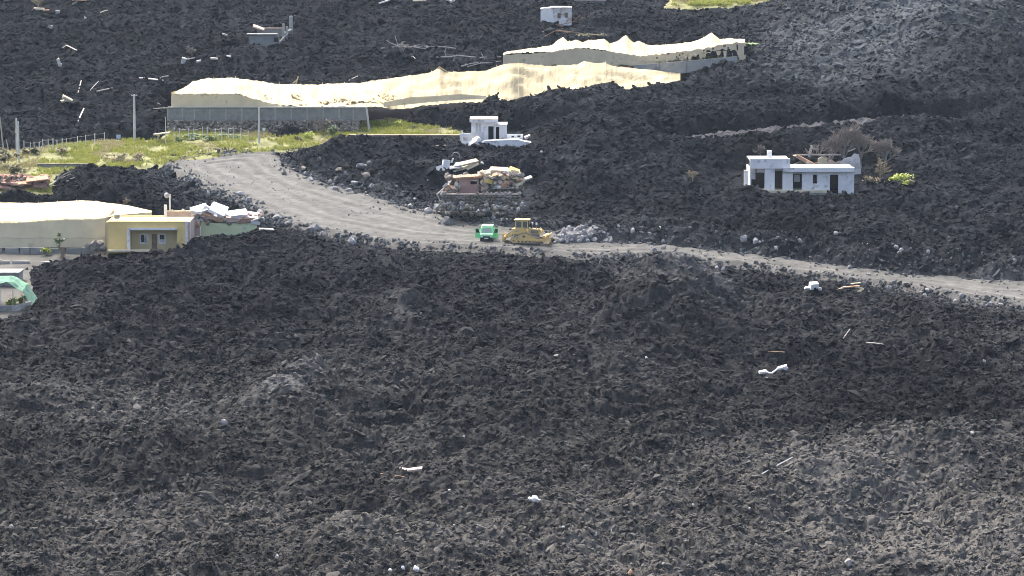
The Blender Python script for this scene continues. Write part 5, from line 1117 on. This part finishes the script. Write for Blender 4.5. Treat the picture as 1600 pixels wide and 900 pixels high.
for u, v, h, m, lab, sd_ in ((1375, 284, 3.6, MATS['dry_weeds'], 'pale brown leafless bush right of the white bungalow', 4), (1188, 244, 2.4, M_DEAD, 'burnt brown bush behind the chimney end of the bungalow', 5), (1082, 284, 2.2, MATS['dry_weeds'], 'lone tan dead bush on the lava left of the bungalow', 6), (300, 88, 2.6, M_DEAD, 'round dark dead bush on the lava above the crushed greenhouse', 7), (60, 16, 3.0, MATS['dry_weeds'], 'pale dead bush at the top left corner', 9), (198, 322, 1.4, MATS['dry_weeds'], 'small dry bush behind the roof of the flat greenhouse', 10), (506, 216, 3.4, M_DEAD, 'bare thin tree left of the leaning pole', 12), (630, 82, 2.2, M_DEADP, 'bare pale shrub left of the fallen trunks', 13)):
    S = Site('dead_bush' if h < 3.3 else 'dead_tree', lab, 'bush' if h < 3.3 else 'tree', u, v, lava=True); branch_tree(S, h, .8, m, sd_, 4, trunk_r=.08, twigs=4)
def fallen(label, pts, r, m=M_DEADP, name='fallen_tree', cat='fallen tree', subs=()):
    P = [on_lava(u, v) + np.array([0, 0, .25]) for u, v in pts]; e = empty_at(name, P[0], label, cat); MB().tube(P, r, r * .6, seg=6).build('trunk', m, e, wld=True)
    for s_ in subs:
        a = on_lava(*s_[0]) + np.array([0, 0, .3]); k_ = mpp(a[1]); Q = [a] + [np.array([a[0] + (u - s_[0][0]) * k_, a[1], a[2] + (s_[0][1] - v) * k_]) for u, v in s_[1:]]; MB().tube(Q, r * .7, r * .4, seg=5).build('branch', m, e, wld=True)
fallen('long pale fallen tree trunk with roots, upper left of the two above the greenhouse', [(595, 78), (622, 75), (650, 76), (690, 75), (712, 78)], .13, subs=(((622, 75), (620, 68), (617, 58)), ((640, 76), (655, 73), (668, 74)), ((650, 77), (663, 79), (672, 75)), ((625, 76), (610, 70), (604, 66))))
fallen('long pale fallen trunk with upright stubs, just left of the upper greenhouse', [(682, 92), (705, 91), (715, 89), (735, 91), (750, 92), (782, 91)], .13, subs=(((697, 90), (695, 84), (697, 78)), ((708, 98), (713, 88)), ((757, 95), (752, 86))))
fallen('short bent pale branch below the two fallen trunks', [(638, 93), (645, 90), (649, 94)], .11, name='fallen_branch', cat='branch')
fallen('bundle of pale branches against the back of the crushed greenhouse', [(720, 106), (740, 101), (765, 100), (782, 98)], .12, subs=(((730, 107), (750, 102), (770, 101)),), name='fallen_branch', cat='branch')
fallen('pale fallen bare tree with forked limbs on the lava right of the red ruin', [(76, 294), (85, 288), (92, 283)], .17, M_DEADP, subs=(((88, 286), (95, 274), (104, 262)), ((90, 285), (100, 276), (111, 271)), ((91, 284), (102, 279), (111, 275)), ((104, 287), (117, 281), (126, 281)), ((108, 284), (118, 280))))
fallen('tangle of brown timbers on the lava below the white hut', [(848, 52), (868, 50), (890, 52), (910, 55), (935, 57)], .13, M_WOODB, name='timber_tangle', cat='timber', subs=(((862, 38), (875, 41), (900, 36)), ((868, 41), (880, 45)), ((850, 60), (865, 52), (880, 47)), ((880, 52), (900, 58)), ((895, 36), (905, 28), (908, 26)), ((898, 34), (912, 30), (918, 29))))

# ================================================================ scattered debris
def plank(u0, v0, u1, v1, w, m, label, name='plank', cat='plank', t=.12):
    """a bar lying across the lava between two spots"""
    a, c = on_lava(u0, v0), on_lava(u1, v1)
    if abs(c[1] - a[1]) > abs(v1 - v0) * 2.0 + 3:    # standing rather than lying
        c = up(u1, v1, a[1])
    a[2] += w * .6 + .16; c[2] += w * .6 + .16; e = empty_at(name, a, label, cat); P = [a, (a + c) / 2 + np.array([0, 0, .03]), c]
    w *= .75; MB().tube(P, w, w * .9, seg=4).build('bar', m, e, wld=True)
plank(122, 192, 131, 172, .16, M_WHITED, 'pale plank standing at a slant on the lava left of the tall utility pole', t=.1); plank(122, 147, 127, 128, .13, M_WOOD, 'short upright plank, left of three above the tan scrap'); plank(141, 143, 154, 129, .11, M_WOOD, 'slanted plank, middle of three above the tan scrap'); plank(151, 145, 176, 140, .13, M_WOOD, 'curved low plank, right of three above the tan scrap')
plank(218, 124, 255, 128, .16, M_WHITED, 'long straight pale board on the lava left of the crushed greenhouse'); plank(250, 124, 263, 121, .16, M_WOOD, 'short pale board just above the end of the long straight board'); plank(97, 78, 104, 73, .15, M_WOOD, 'pale stick, left arm of the bent pair at upper left'); plank(104, 73, 120, 81, .15, M_WOOD, 'pale stick, right arm of the bent pair at upper left')
plank(246, 163, 257, 171, .13, M_WOOD, 'slanted pale bar at the left end of the block wall'); plank(240, 172, 262, 171, .1, M_WOOD, 'thin horizontal bar at the left end of the block wall'); plank(545, 128, 559, 121, .12, M_WOOD, 'short slanted stick behind the crushed greenhouse'); plank(157, 22, 168, 18, .15, M_WOOD, 'small pale stick on the lava near the top left')
plank(1190, 744, 1238, 718, .10, M_POLE, 'long thin grey pipe lying on the dark clinker at lower right', name='pipe', cat='pipe'); plank(1318, 531, 1328, 517, .10, M_WOOD, 'short pale stick on the dark lava right of the white scrap'); plank(1200, 552, 1226, 553, .08, M_BRICK, 'thin rust-orange bar above the white scrap', name='bar', cat='scrap'); plank(1030, 355, 1041, 372, .14, M_STONEP, 'pale leaning plank beside the track right of the rubble heap')
plank(866, 559, 899, 557, .14, M_STONEP, 'thin pale grey strip on the lava below the road centre', name='strip', cat='scrap'); plank(594, 743, 632, 748, .06, M_BRICK, 'thin brown rod below the pale pink slab', name='rod', cat='rod'); plank(745, 823, 760, 829, .07, M_CONC, 'thin grey stick near the bottom, left of the small white stones'); plank(1354, 538, 1380, 541, .1, M_STONEP, 'short pale streak of board right of the short stick')
def scrap(u, v, pieces, label, name='scrap', cat='debris'):
    S = Site(name, label, cat, u, v, lava=True)
    for (du, dv, L_, t_, d, rot, m) in pieces: S.slab('piece', m, u + du, v - 2 + dv, L_, t_, d, rot, random.uniform(-.2, .2), .22)
    return S
scrap(92, 104, [(0, -4, .5, 1.1, .5, (.1, -.3, .2), M_WHITED), (2, 1, .5, .6, .4, (.2, .3, .2), M_WHITED)], 'upright white block on the lava at upper left'); scrap(104, 160, [(0, -3, 1.5, .5, .7, (.3, .5, .2), M_CREAM), (5, 0, 1.2, .3, .6, (.2, .3, .1), M_CREAM), (-4, 1, .9, .3, .6, (.2, -.3, .1), M_CREAM)], 'tan triangular scrap on the lava at upper left')
scrap(287, 101, [(0, -3, .7, .9, .6, (.2, .2, .2), M_WHITED), (10, -6, 1.6, .15, .4, (0, -.2, 0), M_WOOD), (23, -2, .8, .3, .5, (.1, -.2, .1), M_WHITED)], 'white block with a pale board by the round dead bush'); scrap(335, 95, [(0, 0, 1.2, .3, .5, (.1, .1, .1), M_WHITED)], 'flat pale scrap right of the white block and dead bush'); scrap(357, 92, [(0, 0, .7, .3, .5, (.1, .1, .1), M_WHITED)], 'small pale scrap below the grey ruin, left')
scrap(353, 58, [(0, 0, 1.4, .25, .5, (.1, .3, .1), M_WOOD)], 'small pale board left of the grey ruin'); scrap(60, 17, [(0, 0, 2.0, .3, .6, (.1, .05, .1), M_CREAM), (12, 2, 1, .2, .5, (.1, -.1, .1), M_TERRA)], 'tan timbers under the pale dead bush at the top left corner'); scrap(125, 3, [(0, 0, 2.6, .3, .8, (.1, -.05, 0), M_TERRA), (-8, 5, 1.0, .3, .6, (.1, -.4, 0), M_STONEP)], 'rust-red roof scrap at the top edge, left')
scrap(79, 45, [(0, 0, .8, .5, .6, (.1, .3, .1), M_STONEP)], 'small grey block between the top-left dead bush and the bent sticks'); scrap(133, 31, [(0, 0, .35, .3, .3, (.1, .3, .1), M_WHITED)], 'tiny white block on the lava at the top left'); scrap(90, 22, [(0, 0, .8, .5, .6, (.1, -.2, .1), M_STONEP)], 'pale grey lump right of the top-left dead bush')
scrap(600, 6, [(0, 0, 2, .2, .6, (.1, -.3, 0), M_WHITED), (8, -3, 1.2, .2, .6, (.1, -.5, 0), M_WOOD)], 'pale crooked debris at the top edge left of centre'); scrap(655, 4, [(0, 0, 2.2, .2, .6, (.1, .0, 0), M_CREAM)], 'thin pale strip at the top edge near the centre'); scrap(702, 4, [(0, 0, 1.4, .3, .6, (.1, .4, 0), M_CREAM), (5, 1, .9, .3, .5, (0, -.4, 0), M_WHITED)], 'cream crumpled scrap at the top edge, right of the thin strip')
scrap(1272, 454, [(0, -4, 1.1, .7, .8, (.2, -.1, .3), M_WHITE), (-9, 0, .8, .25, .5, (.1, .1, .1), M_WHITED), (9, 1, .4, .3, .4, (.1, .2, .1), M_WHITED)], 'white broken block below the right part of the track'); S = scrap(1325, 458, [(-12, -3, 1.4, .16, .3, (0, -.35, .2), M_CREAM), (5, -6, 2.0, .14, .3, (0, -.08, .1), M_BRICK), (20, -4, 1.4, .16, .3, (0, .3, .1), M_CREAM), (18, 1, 1.2, .2, .3, (0, -.5, .1), M_CREAM), (26, 2, 1.2, .14, .3, (0, -.15, .3), M_CREAM), (-26, 2, .5, .35, .4, (.1, .2, .1), M_WHITE), (12, -12, 1.2, .1, .3, (0, -.1, .1), M_CREAM)], 'scattered cream and orange timbers below the right part of the track')
scrap(1207, 594, [(-15, -9, .8, .25, .5, (.2, -.15, .1), M_WHITE), (-5, -8, .7, .12, .3, (.1, .2, 0), M_WHITED), (5, -12, .9, .14, .3, (0, -.6, 0), M_WHITE), (15, -16, 1.0, .25, .5, (.2, -.3, .1), M_WHITE), (20, -15, .4, .3, .4, (.2, .2, .1), M_WHITE), (-9, 2, .4, .3, .3, (.2, .3, .2), M_WHITE)], 'twisted white metal scrap on the dark lava, right of centre')
scrap(640, 738, [(-12, -1, 1.0, .16, .5, (.25, .15, .1), M_PINKP), (8, -1, 1.5, .22, .5, (.3, -.1, .1), M_PINKP), (0, 2, .4, .25, .4, (.1, .2, .1), M_PINKP)], 'pale pink broken slab on the clinker left of the white boulder')
S = Site('white_boulder', 'large white angular boulder in the lower centre of the lava', 'boulder', 836, 786, lava=True); b = MB().chunk((0, 0, .22), .55, (1.15, .6, .55), .38, (.2, .45, .4)); b.chunk((-.5, -.1, .35), .3, (1, .6, .4), .35); b.chunk((.3, 0, .05), .35, (1.2, .6, .5), .35); b.build('stone', M_WHITE, S.o)
W = [(931, 838, .20, 'white stone below right of the large white boulder'), (880, 827, .14, 'small white stone just below right of the boulder'), (702, 769, .13, 'tiny white stone left of the large boulder'), (820, 829, .16, 'flat pale stone straight below the large boulder'), (940, 822, .16, 'pale flat stone right of the small white stones'), (650, 894, .32, 'largest white stone at the bottom edge'), (630, 891, .20, 'middle white stone of three at the bottom edge'), (610, 895, .20, 'leftmost white stone of three at the bottom edge'), (985, 899, .26, 'orange-tan stone at the bottom edge centre'),
     (18, 829, .34, 'pale tan rock at the left edge near the bottom'), (1519, 681, .30, 'pale grey rock at the right in front of the dark hollow'), (1244, 739, .20, 'small pale stone right of the long grey pipe'), (1083, 793, .18, 'small white stone right of the boulder, lower centre right'), (1171, 799, .20, 'white stone below the long grey pipe'), (1010, 562, .16, 'small white stone below the brown mound'), (725, 686, .18, 'small pale stone above the large white boulder'), (350, 665, .40, 'pinkish pale rock left of the light ridge'), (566, 726, .12, 'tiny pale stone left of the pink slab'), (1600 - 62, 568, .22, 'small grey stone at the right under the track'), (1325, 886, .42, 'rounded pale rock near the bottom right'), (1037, 886, .24, 'small grey-white stone at the bottom centre right'), (955, 832, .12, 'tiny white stone right of the white stone below the boulder'), (433, 874, .22, 'white stone near the bottom left of centre'), (846, 240, .2, 'small white stone right of the pink ruin'), (1200, 790, .12, 'tiny pale stone right of the white stone under the pipe'), (710, 824, .14, 'tiny pale stone left of the thin grey stick')]
for u, v, r, lab in W:
    S = Site('stone', lab, 'stone', u, v, lava=True); MB().chunk((0, 0, r * .5), r, (1.2, .9, .8), .2).build('rock', M_STONEP if ('grey' in lab or 'pale' in lab) else (M_BRICK if 'orange' in lab else M_WHITE), S.o)
S = Site('lava_boulder', 'big pale-brown boulder heap against the footing wall left of the yellow house', 'boulder', 148, 388, Y=441); b = MB()
for du, dv, r in ((-10, -3, .5), (0, -6, .6), (8, -7, .5), (3, 0, .6), (12, -2, .45), (-4, 2, .5)): b.chunk((du * S.k, random.uniform(-.2, .3), -dv * S.k), r)
b.build('stone', M_STONE, S.o)

# ================================================================ haze
b = MB().box(-4000, 4000, -900, 6500, -120, 520)
hz = b.build('haze', None); hz['kind'] = 'stuff'
hm = bpy.data.materials.new('haze'); hm.use_nodes = True; hn = hm.node_tree
for n_ in list(hn.nodes): hn.nodes.remove(n_)
pv = hn.nodes.new('ShaderNodeVolumePrincipled'); pv.inputs['Color'].default_value = (.70, .85, 1.0, 1); pv.inputs['Density'].default_value = .00004; pv.inputs['Anisotropy'].default_value = .2
mo = hn.nodes.new('ShaderNodeOutputMaterial'); hn.links.new(pv.outputs[0], mo.inputs['Volume']); hz.data.materials.append(hm)
print('done', time.time() - T0)
